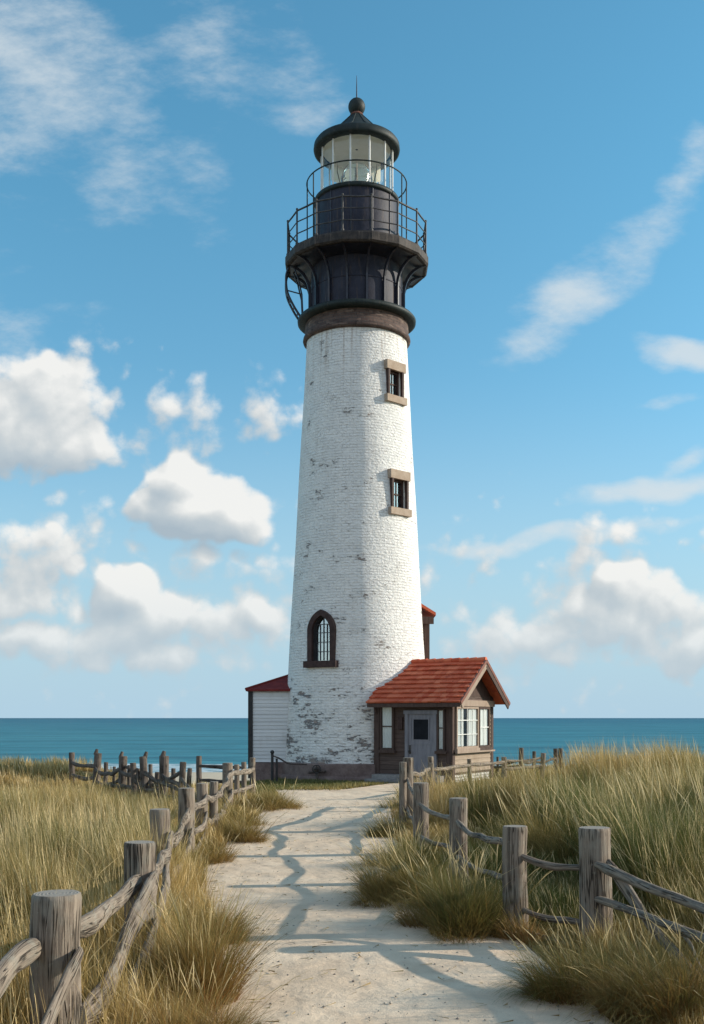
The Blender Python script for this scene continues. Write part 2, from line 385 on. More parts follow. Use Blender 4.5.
m, t, b = material('sand_path'); co = coords(t)
n = t.noise(co, .9, 6, .6); n2 = t.noise(co, 12, 6, .7); n3 = t.noise(co, 90, 3, .7); n4 = t.noise(co, 3.3, 5, .6)
vo = t.node('ShaderNodeTexVoronoi', {'Vector': co, 'Scale': 34.0}).outputs[0]
peb = t.mapr(vo, .0, .22, 1, 0); peb = t.math('MULTIPLY', peb, t.mapr(n2, .55, .7))
c = t.mix(t.mapr(n, .35, .65), (.70, .54, .385), (.80, .64, .47)); c = t.mix(t.mapr(n4, .5, .75, 0, .5), c, (.58, .45, .33))
c = t.mix(t.mapr(n3, .5, .72, 0, .5), c, (.44, .34, .25)); c = t.mix(t.math('MULTIPLY', peb, .7), c, (.28, .215, .16))
trod = t.node('ShaderNodeTexVoronoi', {'Vector': t.vmath('ADD', co, t.scale(t.node('ShaderNodeTexNoise', {'Vector': co, 'Scale': 2.5}).outputs[1], .5)), 'Scale': 3.1}, feature='SMOOTH_F1').outputs[0]
h = t.math('ADD', t.math('ADD', t.math('MULTIPLY', t.math('ADD', n4, t.math('MULTIPLY', trod, .9)), 1.7), t.math('MULTIPLY', n2, .7)), t.math('ADD', t.math('MULTIPLY', n3, .25), t.math('MULTIPLY', peb, .3)))
trod_f = t.mapr(trod, .12, .5); c = t.mix(t.math('MULTIPLY', trod_f, .28), (0.5, .4, .3), c) if False else t.mix(t.math('MULTIPLY', t.math('SUBTRACT', 1.0, trod_f), .30), c, (.50, .385, .28))  # colour darker towards the low middle of each trodden cell
setp(t, b, c, .95, bump(t, h, .52, .04), .08); M['path'] = m
ys = np.linspace(1.5, 34.5, 150); us = np.linspace(0, 1, 26); mb = MB()
rows = []; uvr = []
for y in ys:
    l, r = float(path_l(y)) - .12, float(path_r(y)) + .12
    row = []
    for u in us:
        x = l + (r - l)*u
        e = min(u, 1 - u)
        row.append((x, y, gz(x, y) + .012 + .02*min(1, e*8) + .018*(float(vnoise(x, y, 1.4, 8)) - .5)*min(1, e*6)))
    rows.append(row); uvr.append([(p[0], p[1]) for p in row])
mb.grid(rows, uvr); pth = mb.build('path', M['path'])
tag(pth, 'pale sand path leading to the lighthouse', None, None, 'structure')
# bare sandy spur towards the cottage steps
mb = MB(); rows = []; uvr = []
for k in range(20):
    s = k/19; cx = .6 + 1.2*s; y = 33.4 + 3.9*s; w = 1.3 - .75*s
    row = [(cx + w*(u - .5)*2, y + .25*math.sin(u*5), gz(cx, y) + .034 + .004*math.sin(9*u + k)) for u in np.linspace(0, 1, 9)]
    rows.append(row); uvr.append([(p[0], p[1]) for p in row])
mb.grid(rows, uvr); o = mb.build('door_path', M['path']); tag(o, 'short sandy way from the path to the cottage steps', None, None, 'structure')

m, t, b = material('sea_water'); co = coords(t); yy = t.node('ShaderNodeSeparateXYZ', {0: co}).outputs[1]
n = t.noise(t.mapping(co, (.10, .30, 1)), 1.0, 8, .62, .3); n2 = t.noise(t.mapping(co, (.012, .05, 1)), 1.0, 5, .6); n3 = t.noise(t.mapping(co, (.5, 1.3, 1)), 1.0, 5, .65)
c = t.mix(t.mapr(yy, 110, 1400, 0, 1, False), (.045, .215, .265), (.022, .135, .205)); c = t.mix(t.mapr(yy, 1500, 9000), c, (.016, .082, .155))
c = t.mix(t.mapr(n2, .5, .66, 0, .45), c, (.06, .27, .32)); c = t.mix(t.mapr(n2, .5, .36, 0, .5), c, (.008, .078, .125)); n5 = t.noise(t.mapping(co, (.03, .09, 1), (5, 9, 0)), 1.0, 6, .65); c = t.mix(t.mapr(n5, .5, .68, 0, .5), c, (.07, .28, .34)); c = t.mix(t.mapr(n5, .5, .34, 0, .5), c, (.007, .072, .12)); c = t.mix(t.mapr(n, .52, .72, 0, .55), c, (.07, .26, .30)); c = t.mix(t.mapr(n, .5, .32, 0, .55), c, (.006, .065, .10))
fo = t.math('ADD', yy, t.math('MULTIPLY', t.math('SUBTRACT', n2, .5), 70)); foam = t.math('MULTIPLY', t.mapr(fo, 132, 124), t.mapr(n3, .4, .6))
big = t.noise(t.mapping(co, (.0025, .016, 1)), 1.0, 5, .6); c = t.mix(t.mapr(big, .48, .68, 0, .3), c, (.075, .29, .33)); caps = t.math('MULTIPLY', t.mapr(t.noise(t.mapping(co, (.09, .42, 1), (7, 3, 0)), 1.0, 7, .72), .69, .74), t.mapr(yy, 2500, 400)); c = t.mix(t.math('MULTIPLY', caps, .7), c, (.62, .70, .72)); c = t.mix(t.mapr(yy, 3000, 40000, 0, .35), c, (.12, .24, .32))  # far water paled last, horizon haze put into the sea colour
c = t.mix(foam, c, (.7, .74, .74))
setp(t, b, c, .5, bump(t, t.math('ADD', n, t.math('MULTIPLY', n3, .3)), 1.0, .6), .06); M['sea'] = m
xs = np.concatenate([-np.geomspace(90000, 50, 20), np.linspace(-40, 40, 9), np.geomspace(50, 90000, 20)])
yv = np.concatenate([np.linspace(50, 400, 20), np.geomspace(450, 90000, 24)])
o = sheet('sea', xs, yv, lambda X, Y: 0*X - 3.0, M['sea']); tag(o, 'teal sea running to the horizon', None, None, 'structure')

# ------------------------------------------------------------------ LIGHTHOUSE
LH = thing('lighthouse', 'tall white painted brick lighthouse with black iron gallery and glass lantern', 'lighthouse', (TX, TY, 0))
def TR(z): return 2.89 - .0565*z
WIN = [dict(phi=R_(44), w=.66, z0=14.36, z1=15.32), dict(phi=R_(43.5), w=.70, z0=10.12, z1=11.20)]
AR = dict(phi=R_(-30), w=.90, z0=4.40, zs=5.50, z1=6.14)
# grid lines
def uniq(a, eps):
    a = sorted(a); o = [a[0]]
    for v in a[1:]:
        if v - o[-1] > eps: o.append(v)
    return o
hard_t = []; hard_z = [.0, 16.85]
for w in WIN:
    hw = math.asin(w['w']/2/TR((w['z0']+w['z1'])/2)); w['t0'], w['t1'] = w['phi']-hw, w['phi']+hw
    hard_t += [w['t0'], w['t1']]; hard_z += [w['z0'], w['z1']]
hw = math.asin(AR['w']/2/TR(5.2)); AR['t0'], AR['t1'] = AR['phi']-hw, AR['phi']+hw
hard_t += list(np.linspace(AR['t0'], AR['t1'], 19)); hard_z += list(np.linspace(AR['zs'], AR['z1'], 13)) + [AR['z0']]
ts = list(hard_t)
for v in np.linspace(-math.pi, math.pi, 161)[:-1]:
    if min(abs(v - h) for h in hard_t) > .008: ts.append(v)
zs = list(hard_z)
for v in np.linspace(0, 16.85, 85):
    if min(abs(v - h) for h in hard_z) > .02: zs.append(v)
ts = uniq(ts, 1e-5); zs = uniq(zs, 1e-5)
def arch_half(z):   # half width of the pointed arch at height z
    if z < AR['z0'] or z > AR['z1']: return 0
    if z < AR['zs']: return AR['w']/2
    a = AR['w']/2; H = AR['z1'] - AR['zs']; Rr = (a*a + H*H)/(2*a); d = z - AR['zs']
    return max(0, math.sqrt(max(Rr*Rr - d*d, 0)) - (Rr - a))
def hole(th, z):
    for w in WIN:
        if w['t0'] < th < w['t1'] and w['z0'] < z < w['z1']: return True
    d = abs(math.sin(th - AR['phi']))*TR(z)
    return math.cos(th - AR['phi']) > 0 and d < arch_half(z)
mb = MB(); NTH = len(ts)
Rm = lambda th, z: TR(z) + .008*math.sin(7*th + z) 
P = [[(Rm(th, z)*math.sin(th), -Rm(th, z)*math.cos(th), z) for th in ts] for z in zs]
UV = [[(th*2.45, z) for th in ts] + [((ts[0] + 2*math.pi)*2.45, z)] for z in zs]
def skip(i, j):
    t2 = ts[(i+1) % NTH] if i + 1 < NTH else ts[0] + 2*math.pi
    return hole((ts[i] + t2)/2, (zs[j] + zs[j+1])/2)
mb.grid(P, UV, True, 0, True, skip)
# reveals round each opening
def rv(a, bq, dep=.3):
    A = []
    for th, z in (a, bq): A.append((th, z))
    p = [(Rm(th, z)*math.sin(th), -Rm(th, z)*math.cos(th), z) for th, z in A]
    q = [((Rm(th, z)-dep)*math.sin(th), -(Rm(th, z)-dep)*math.cos(th), z) for th, z in A]
    mb.face([p[0], p[1], q[1], q[0]], [(0, A[0][1]), (.3, A[1][1]), (.3, A[1][1]+.3), (0, A[0][1]+.3)])
for i in range(NTH - 1):
    for j in range(len(zs) - 1):
        if not skip(i, j): continue
        if not skip(i-1, j): rv((ts[i], zs[j]), (ts[i], zs[j+1]))
        if not skip(i+1, j): rv((ts[i+1], zs[j+1]), (ts[i+1], zs[j]))
        if not skip(i, j-1): rv((ts[i+1], zs[j]), (ts[i], zs[j]))
        if not skip(i, j+1): rv((ts[i], zs[j+1]), (ts[i+1], zs[j+1]))
mb.build('tower_wall', M['tower'], LH)
mb = MB(); pf = []
pr = [(2.80, .64), (2.98, .62), (2.99, .59), (2.99, .59), (3.00, .18), (3.00, .18), (3.06, .15), (3.06, -.2)]
mb.lathe(pr, 96); mb.build('plinth', M['plinth'], LH)

def wframe(phi, z):   # local frame on the wall: x along the wall, y outward, z up
    n = Vector((math.sin(phi), -math.cos(phi), 0)); x = Vector((math.cos(phi), math.sin(phi), 0))
    r = TR(z); o = n*r
    Mx = Matrix(((x.x, n.x, 0, o.x), (x.y, n.y, 0, o.y), (0, 0, 1, z), (0, 0, 0, 1)))
    return Mx
for w in WIN:
    zc = (w['z0']+w['z1'])/2; Mx = wframe(w['phi'], zc); h2 = (w['z1']-w['z0'])/2; w2 = w['w']/2
    fr = MB()
    f = .075
    for lo, hi in (((-w2, -.20, -h2), (-w2+f, -.10, h2)), ((w2-f, -.20, -h2), (w2, -.10, h2)), ((-w2+f, -.20, h2-f), (w2-f, -.10, h2)), ((-w2+f, -.20, -h2), (w2-f, -.10, -h2+f)), ((-w2+f, -.185, -.025), (w2-f, -.115, .025))):
        fr.box(lo, hi, Mx)
    fo = fr.build('window', M['brown_frame'], LH)
    p = MB(); p.face([Mx @ Vector(q) for q in ((-w2+f, -.16, -h2+f), (w2-f, -.16, -h2+f), (w2-f, -.16, h2-f), (-w2+f, -.16, h2-f))]); p.build('pane', M['sky_glass'], fo)
    p = MB(); p.box((-w2, -.30, -h2), (w2, -.26, h2), Mx); p.build('dark_room', M['dark_in'], fo)
    p = MB(); p.box((-.012, -.15, -h2+f), (.012, -.12, -.025), Mx); p.box((-.012, -.15, .025), (.012, -.12, h2-f), Mx); p.build('muntin', M['muntin'], fo)
    p = MB(); p.box((-w2-.17, -.12, h2), (w2+.17, .10, h2+.33), Mx); p.build('lintel', M['stone'], LH)
    p = MB(); p.box((-w2-.2, -.12, -h2-.26), (w2+.2, .14, -h2), Mx); p.build('sill', M['stone'], LH)
    p = MB(); p.box((-w2-.09, -.12, -h2), (-w2, .085, h2), Mx); p.box((w2, -.12, -h2), (w2+.09, .085, h2), Mx); p.build('jamb', M['brown_frame'], LH)
# arched window
Mx = wframe(AR['phi'], 0); off = TR(5.2) - TR(0); Mx = Mx @ Matrix.Translation((0, off, 0))
def arch_pts(grow, n=12):
    a = AR['w']/2; H = AR['z1']-AR['zs']; pts = [(-(a+grow), AR['z0'])]
    aa = a + grow; HH = H + grow*1.15; Rr = (aa*aa + HH*HH)/(2*aa)
    al = math.asin(min(1, HH/Rr))
    for k in range(n+1): an = al*k/n; pts.append((-(aa - Rr + Rr*math.cos(an)), AR['zs'] + Rr*math.sin(an)))
    for k in range(n-1, -1, -1): an = al*k/n; pts.append(((aa - Rr + Rr*math.cos(an)), AR['zs'] + Rr*math.sin(an)))
    pts.append((a+grow, AR['z0'])); return pts
def arch_ring(mb, g0, g1, y0, y1):
    A = arch_pts(g0); B = arch_pts(g1); n = len(A)
    V3 = lambda p, y: Mx @ Vector((p[0], y, p[1]))
    for k in range(n-1):
        a0, a1, b0, b1 = A[k], A[k+1], B[k], B[k+1]
        mb.face([V3(a0, y1), V3(a1, y1), V3(b1, y1), V3(b0, y1)]); mb.face([V3(b0, y1), V3(b1, y1), V3(b1, y0), V3(b0, y0)]); mb.face([V3(a0, y0), V3(a1, y0), V3(a1, y1), V3(a0, y1)])
mb = MB(); arch_ring(mb, -.06, .13, -.12, .09); aw = mb.build('arched_window', M['dark_frame'], LH)
mb = MB(); arch_ring(mb, -.11, -.06, -.22, -.05); mb.build('frame', M['pole_dark'], aw)
mb = MB(); mb.face([Mx @ Vector((p[0], -.16, p[1])) for p in arch_pts(-.09)]); mb.build('pane', M['sky_glass'], aw)
mb = MB(); mb.face([Mx @ Vector((p[0], -.29, p[1])) for p in arch_pts(.02)]); mb.build('dark_room', M['dark_in'], aw)
mb = MB()
for x in (-.15, 0, .15): mb.box((x-.013, -.175, AR['z0']+.03), (x+.013, -.125, AR['z1']-.38 if x else AR['z1']-.17), Mx)
for z in (4.75, 5.10, 5.45, 5.76): mb.box((-.30, -.17, z-.013), (.36, -.13, z+.013), Mx)
mb.build('muntin', M['muntin_dark'], aw)
mb = MB()   # drawn lace behind the lower sashes
rows = []; uvr = []
for k in range(2):
    row = []; uu = []
    for i in range(41):
        x = -.34 + .68*i/40; row.append(Mx @ Vector((x, -.235 + .012*math.sin(i*1.7), AR['z0'] + .02 + k*.62))); uu.append((x, k))
    rows.append(row); uvr.append(uu)
mb.grid(rows, uvr); mb.build('curtain', M['curtain'], aw)
mb = MB(); mb.box((-.70, -.1, AR['z0']-.24), (.70, .18, AR['z0']), Mx); mb.build('sill', M['dark_frame'], LH)

# head of the tower
mb = MB(); mb.lathe([(1.90, 16.80), (2.07, 16.84), (2.09, 16.90), (2.07, 17.0), (2.07, 17.0), (2.02, 17.02), (2.0, 17.5), (2.12, 17.56)], 96); mb.build('brick_band', M['band'], LH)
mb = MB(); mb.lathe([(2.0, 17.5), (2.20, 17.52), (2.29, 17.58), (2.30, 17.68), (2.24, 17.75), (1.7, 17.80)], 96); mb.build('cornice', M['iron_green'], LH)
mb = MB(); mb.lathe([(1.77, 17.76), (1.77, 18.78), (1.77, 18.78), (1.79, 18.79), (1.79, 18.83), (1.77, 18.84), (1.77, 18.84), (1.77, 19.7)], 96); mb.build('watch_room', M['iron_drum'], LH)
N16 = 16; HALF = math.pi/N16
for k in range(N16):
    ph = HALF + 2*math.pi*k/N16
    n = Vector((math.sin(ph), -math.cos(ph), 0)); s = Vector((math.cos(ph), math.sin(ph), 0)); mb = MB()
    # pilaster rib rising into a curved bracket
    A = [(1.76, 17.78), (1.76, 18.7)]; prof_o = [(1.90, 17.78), (1.90, 18.65)]
    for q in range(9):
        an = q/8*math.pi/2; prof_o.append((1.90 + .82*(1 - math.cos(an)), 18.65 + .98*math.sin(an)))
    prof_i = [(r - .10 if i > 1 else 1.76, z + (.06 if i > 1 else 0)) for i, (r, z) in enumerate(prof_o)]
    prof_i = [(max(1.76, r), min(z, 19.63)) for r, z in prof_i]
    for a in range(len(prof_o)-1):
        for sd in (-.035, .035):
            q4 = [n*prof_o[a][0] + Vector((0,0,prof_o[a][1])) + s*sd, n*prof_o[a+1][0] + Vector((0,0,prof_o[a+1][1])) + s*sd, n*prof_i[a+1][0] + Vector((0,0,prof_i[a+1][1])) + s*sd, n*prof_i[a][0] + Vector((0,0,prof_i[a][1])) + s*sd]
            mb.face(q4)
        for pr_ in (prof_o, prof_i):
            mb.face([n*pr_[a][0] + Vector((0,0,pr_[a][1])) - s*.035, n*pr_[a][0] + Vector((0,0,pr_[a][1])) + s*.035, n*pr_[a+1][0] + Vector((0,0,pr_[a+1][1])) + s*.035, n*pr_[a+1][0] + Vector((0,0,pr_[a+1][1])) - s*.035])
    mb.build('bracket', M['iron'], LH)
mb = MB()
mb.lathe([(2.60, 19.66), (2.74, 19.66), (2.80, 19.72), (2.80, 19.98), (2.76, 20.05), (2.76, 20.05), (1.5, 20.07)], N16, smooth=False, ph=HALF); mb.build('gallery_deck', M['deck'], LH)
mb = MB(); mb.lathe([(1.74, 19.60), (2.62, 19.655)], N16, smooth=False, ph=HALF); mb.build('soffit', M['iron'], LH)
rl = thing('railing', None, None); rl.parent = LH; 
for kk in ('label', 'category'):
    if kk in rl: del rl[kk]
RR = 2.70
vt = [(RR*math.sin(HALF + 2*math.pi*k/N16), -RR*math.cos(HALF + 2*math.pi*k/N16)) for k in range(N16)]
for (x, y) in vt:
    mb = MB(); mb.tube([(x, y, 20.0), (x, y, 21.36)], .034, 8); mb.tube([(x, y, 20.04), (x, y, 20.12)], .06, 8); mb.sphere((x, y, 21.38), .045, 8); mb.build('baluster', M['rail_iron'], rl)
for zr, rr in ((21.32, .034), (20.90, .022), (20.46, .022)):
    mb = MB()
    for k in range(N16):
        a = vt[k]; b2 = vt[(k+1) % N16]
        mb.tube([(a[0], a[1], zr), ((a[0]+b2[0])/2, (a[1]+b2[1])/2, zr - .012), (b2[0], b2[1], zr)], rr, 6)
    mb.build('rail', M['rail_iron'], rl)
mb = MB(); mb.lathe([(1.6, 20.06), (1.64, 20.10), (1.575, 20.2), (1.575, 20.2), (1.575, 22.2), (1.575, 22.2), (1.60, 22.24)], 96)
drum = mb.build('lantern_base', M['iron_drum'], LH)
for k in range(12):
    ph = R_(-8) + k*math.pi/6; mb = MB()
    a = (1.585*math.sin(ph), -1.585*math.cos(ph)); mb.tube([(a[0], a[1], 20.2), (a[0], a[1], 22.22)], .028, 6); mb.build('rib', M['iron'], drum)
mb = MB(); mb.lathe([(1.5, 22.2), (1.64, 22.22), (1.66, 22.30), (1.64, 22.38), (1.3, 22.42)], 96); mb.build('lantern_sill', M['iron_green'], LH)
# upper ring carried by slim stanchions
ur = thing('upper_railing', None, None); ur.parent = LH
for kk in ('label', 'category'):
    if kk in ur: del ur[kk]
mb = MB(); mb.tube([(1.94*math.sin(a), -1.94*math.cos(a), 23.0) for a in np.linspace(0, 2*math.pi, 65)], .026, 6, cap=False); mb.build('rail', M['iron_green'], ur)
for a in (-80, -58, -22, 22, 62, 82, 122, 150, 180, 210, 240):
    a = R_(a); mb = MB(); z0 = 20.05 if abs(math.degrees(a)) > 55 else 22.9
    if z0 < 22: mb.tube([(1.94*math.sin(a), -1.94*math.cos(a), z0), (1.94*math.sin(a), -1.94*math.cos(a), 23.0)], .024, 6)
    else: mb.tube([(1.62*math.sin(a), -1.62*math.cos(a), 22.3), (1.94*math.sin(a), -1.94*math.cos(a), 22.62), (1.94*math.sin(a), -1.94*math.cos(a), 23.0)], .018, 6)
    mb.build('stanchion', M['iron_green'], ur)
# lantern glass, mullions, lens
NG = 12; PG = R_(20)
for k in range(NG):
    a0 = PG + 2*math.pi*k/NG; a1 = a0 + 2*math.pi/NG
    p = [(1.38*math.sin(a), -1.38*math.cos(a)) for a in (a0, a1)]
    mb = MB(); mb.face([(p[0][0], p[0][1], 22.4), (p[1][0], p[1][1], 22.4), (p[1][0], p[1][1], 24.32), (p[0][0], p[0][1], 24.32)]); mb.build('lantern_pane', M['lantern_glass'], LH)
    mb = MB(); q = (1.40*math.sin(a0), -1.40*math.cos(a0)); mb.tube([(q[0], q[1], 22.38), (q[0], q[1], 24.34)], .034, 6); mb.build('mullion', M['white_paint'], LH)
ln = MB(); prof = []
for k in range(27):
    u = k/26; z = 22.62 + u*1.1; r = .22 + .40*math.sin(math.pi*(.12 + .76*u)); prof.append((r - (.075 if k % 2 else 0), z))
ln.lathe(prof, 32); lens = ln.build('lens', M['lens'], LH)
mb = MB()
for k in range(6):
    a = k*math.pi/3; mb.tube([(r*1.04*math.sin(a), -r*1.04*math.cos(a), z) for r, z in prof[::2]], .018, 5)
mb.tube([(0, 0, 22.3), (0, 0, 22.62)], .22, 12); mb.build('lens_cage', M['stone'], lens)
# inner blinds drawn round the sunless side, cream ceiling
mb = MB(); mb.lathe([(1.32, 24.30), (.7, 24.36), (.05, 24.40)], 48); mb.build('lantern_ceiling', M['cream'], LH)
mb = MB(); A = [R_(a) for a in np.linspace(132, 232, 31)]
mb.grid([[((1.28 + .015*(i % 2))*math.sin(a), -(1.28 + .015*(i % 2))*math.cos(a), z) for i, a in enumerate(A)] for z in (23.62, 24.28)], [[(a*1.3, z) for a in A] for z in (23.62, 24.28)]); mb.build('blind', M['blind'], LH)
mb = MB(); mb.lathe([(1.34, 24.27), (1.50, 24.24), (1.60, 24.25), (1.60, 24.25), (1.66, 24.28), (1.68, 24.36), (1.66, 24.52), (1.60, 24.60), (1.44, 24.64), (1.44, 24.64), (.86, 25.04), (.24, 25.70), (.17, 25.74)], 96); roof = mb.build('lantern_roof', M['iron_green'], LH)
for k in range(12):
    a = PG + k*math.pi/6; mb = MB(); mb.tube([(1.43*math.sin(a), -1.43*math.cos(a), 24.65), (.86*math.sin(a), -.86*math.cos(a), 25.05), (.23*math.sin(a), -.23*math.cos(a), 25.71)], .022, 5); mb.build('seam', M['iron_green'], roof)
mb = MB(); mb.lathe([(.2, 25.70), (.26, 25.74), (.2, 25.80), (.13, 25.84)], 32); mb.build('finial_collar', M['verge'], LH)
mb = MB(); mb.sphere((0, 0, 26.06), .33, 20); mb.build('finial_ball', M['iron_green'], LH)
mb = MB(); mb.tube([(0, 0, 26.35), (0, 0, 26.8), (0, 0, 27.28)], [.028, .02, .008], 8); mb.build('lightning_rod', M['iron'], LH)
# hooped ladder hanging on the shaded side
ld = thing('ladder', None, None); ld.parent = LH
for kk in ('label', 'category'):
    if kk in ld: del ld[kk]
a = R_(-86); n = Vector((math.sin(a), -math.cos(a), 0)); s = Vector((math.cos(a), math.sin(a), 0)); lines = []
for sd in (-.28, .28):
    pts = spline([n*2.62 + s*sd + Vector((0,0,19.68)), n*2.74 + s*sd + Vector((0,0,19.3)), n*2.70 + s*sd + Vector((0,0,18.7)), n*2.45 + s*sd + Vector((0,0,18.15)), n*2.16 + s*sd + Vector((0,0,17.7))], 6)
    mb = MB(); mb.tube(pts, .045, 6); mb.build('stringer', M['iron'], ld); lines.append(pts)
for k in range(3, len(lines[0]) - 2, 3):
    mb = MB(); mb.tube([lines[0][k], lines[1][k]], .022, 6); mb.build('rung', M['iron'], ld)
for sd in (-.3, .3):
    mb = MB(); mb.tube([n*2.1 + s*sd + Vector((0,0,17.75)), n*2.14 + s*sd + Vector((0,0,18.6)), n*2.28 + s*sd + Vector((0,0,19.2)), n*2.45 + s*sd + Vector((0,0,19.66))], .03, 6); mb.build('stringer', M['iron'], ld)
mb = MB(); mb.tube([n*2.14 + s*.3 + Vector((0,0,18.6)), n*2.72 + s*.28 + Vector((0,0,18.75))], .025, 6); mb.build('rung', M['iron'], ld)

# ------------------------------------------------------------------ COTTAGE (local: facade y=0 facing -y, gable x=0 facing +x)
CT = thing('cottage', 'small brown timber cottage with red tiled gable roof against the lighthouse', 'cottage', (CX, CY, 0), CA)
WT = 3.08; SL = .688
mb = MB(); mb.box((-CL, .03, -.2), (-.03, CW, .38)); mb.build('foundation', M['found'], CT)
def clap(mb, x0, x1, z0, z1, face, pitch=.15, m=0):
    """lapped boards on facade ('f') or gable ('g')"""
    z = z0
    while z < z1 - .01:
        zt = min(z + pitch, z1)
        if face == 'f':
            P = [(x0, -.022, z), (x1, -.022, z), (x1, -.004, zt), (x0, -.004, zt)]; Q = [(x0, -.002, z), (x1, -.002, z), (x1, -.022, z), (x0, -.022, z)]
        else:
            P = [(.022, x0, z), (.022, x1, z), (.004, x1, zt), (.004, x0, zt)]; Q = [(.002, x0, z), (.002, x1, z), (.022, x1, z), (.022, x0, z)]
        mb.face(P, None, m); mb.face(Q, None, m); z = zt
mb = MB()
mb.box((-CL, 0, .3), (0, CW, WT))
clap(mb, -CL, 0, .3, WT, 'f', .16)
clap(mb, 0, CW, WT - .35, WT, 'g', .15, 0); clap(mb, 0, CW, .38, WT - .35, 'g', .15, 1)
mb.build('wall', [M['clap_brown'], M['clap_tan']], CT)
# gable wall
mb = MB(); zg = WT + CW/2*SL - .06
mb.face([(.0, 0, WT), (.0, CW, WT), (.0, CW/2, zg)]); mb.face([(-CL, 0, WT), (-CL, CW/2, zg), (-CL, CW, WT)])
n = 16
for k in range(n):
    y0 = CW*k/n + .006; y1 = CW*(k+1)/n - .006
    zt = lambda y: WT + (CW/2 - abs(y - CW/2))*SL - .08
    mb.face([(.018, y0, WT), (.018, y1, WT), (.018, y1, max(WT, zt(y1))), (.018, y0, max(WT, zt(y0)))])
mb.build('gable_panel', M['trim_brown'], CT)
mb = MB(); mb.box((.024, -.02, WT - .36), (.11, CW + .02, WT - .14)); mb.build('gable_beam', M['trim_tan'], CT)
# corner posts
for x0, x1, y0, y1, mt in ((-.20, .045, -.045, .16, 'trim_brown'), (-CL - .02, -CL + .2, -.045, .1, 'trim_brown'), (-.1, .045, CW - .16, CW + .04, 'trim_brown')):
    mb = MB(); mb.box((x0, y0, .02), (x1, y1, WT - .002)); mb.build('corner_post', M[mt], CT)
# roof: lapped tiles
rf = MB(); OVX0, OVX1, OE = -CL - .12, .52, .42; zr = WT + CW/2*SL + .05
rows_n = 9; slope_len = math.hypot(CW/2 + OE, (CW/2 + OE)*SL)
for side in (-1, 1):
    d = Vector((0, side, -SL)).normalized(); nrm = Vector((0, side*SL, 1)).normalized(); top = Vector((0, CW/2, zr))
    Mr = Matrix(((1, d.x, nrm.x, 0), (0, d.y, nrm.y, CW/2), (0, d.z, nrm.z, zr), (0, 0, 0, 1)))
    rf.box((OVX0, .02, -.06), (OVX1, slope_len - .03, -.012), Mr)
    for r in range(rows_n):
        l0 = slope_len*r/rows_n; l1 = slope_len*(r+1)/rows_n + .03
        x = OVX0 - (.0 if r % 2 else .12)
        while x < OVX1:
            xa = max(x, OVX0); xb = min(x + .235, OVX1)
            if xb - xa > .03:
                j = random.uniform(-.008, .012); jl = random.uniform(-.015, .015)
                T = Mr @ Matrix.Translation((0, 0, .0))
                P = [(xa+.004, l0, .004), (xb-.004, l0, .004), (xb-.004, l1+jl, .075+j), (xa+.004, l1+jl, .075+j)]; B = [(p[0], p[1], p[2]-.055) for p in P]
                V = [T @ Vector(p) for p in P]; W = [T @ Vector(p) for p in B]
                b0 = len(rf.v); rf.v += [tuple(v) for v in V + W]
                for q in ((0,1,2,3), (3,2,6,7), (0,3,7,4), (2,1,5,6)):
                    rf.f.append(tuple(b0 + i for i in q)); rf.uv.append([(0, 0)]*4); rf.mi.append(0); rf.sm.append(False)
            x += .235
roof = rf.build('roof', M['roof'], CT)
mb = MB()
x = OVX0
while x < OVX1 - .05:
    mb.tube([(x, CW/2, zr + .03 + random.uniform(-.006, .006)), (min(x + .36, OVX1 + .01), CW/2, zr + .045)], [.085, .098], 10); x += .33
mb.build('ridge_cap', M['roof'], roof)
for side in (-1, 1):     # verge boards on the gable
    d = Vector((0, side, -SL)).normalized(); nrm = Vector((0, side*SL, 1)).normalized()
    Mr = Matrix(((1, d.x, nrm.x, 0), (0, d.y, nrm.y, CW/2), (0, d.z, nrm.z, zr), (0, 0, 0, 1)))
    mb = MB(); mb.box((OVX1 - .02, .10, -.24), (OVX1 + .025, slope_len + .02, -.065), Mr); mb.build('verge_board', M['trim_tan'] if side < 0 else M['trim_brown'], CT)
    mb = MB(); mb.box((OVX1 - .03, .02, -.06), (OVX1 + .04, slope_len + .03, .055), Mr); mb.build('verge_tile', M['verge'], CT)
mb = MB(); ze = zr - (CW/2 + OE)*SL; mb.box((OVX0 + .02, -OE - .0, ze - .16), (OVX1 - .03, -OE + .035, ze - .02)); mb.build('fascia', M['trim_brown'], CT)
mb = MB(); mb.box((OVX0 + .04, -OE + .036, ze - .10), (OVX1 - .04, -.03, ze - .07)); mb.build('soffit', M['trim_brown'], CT)
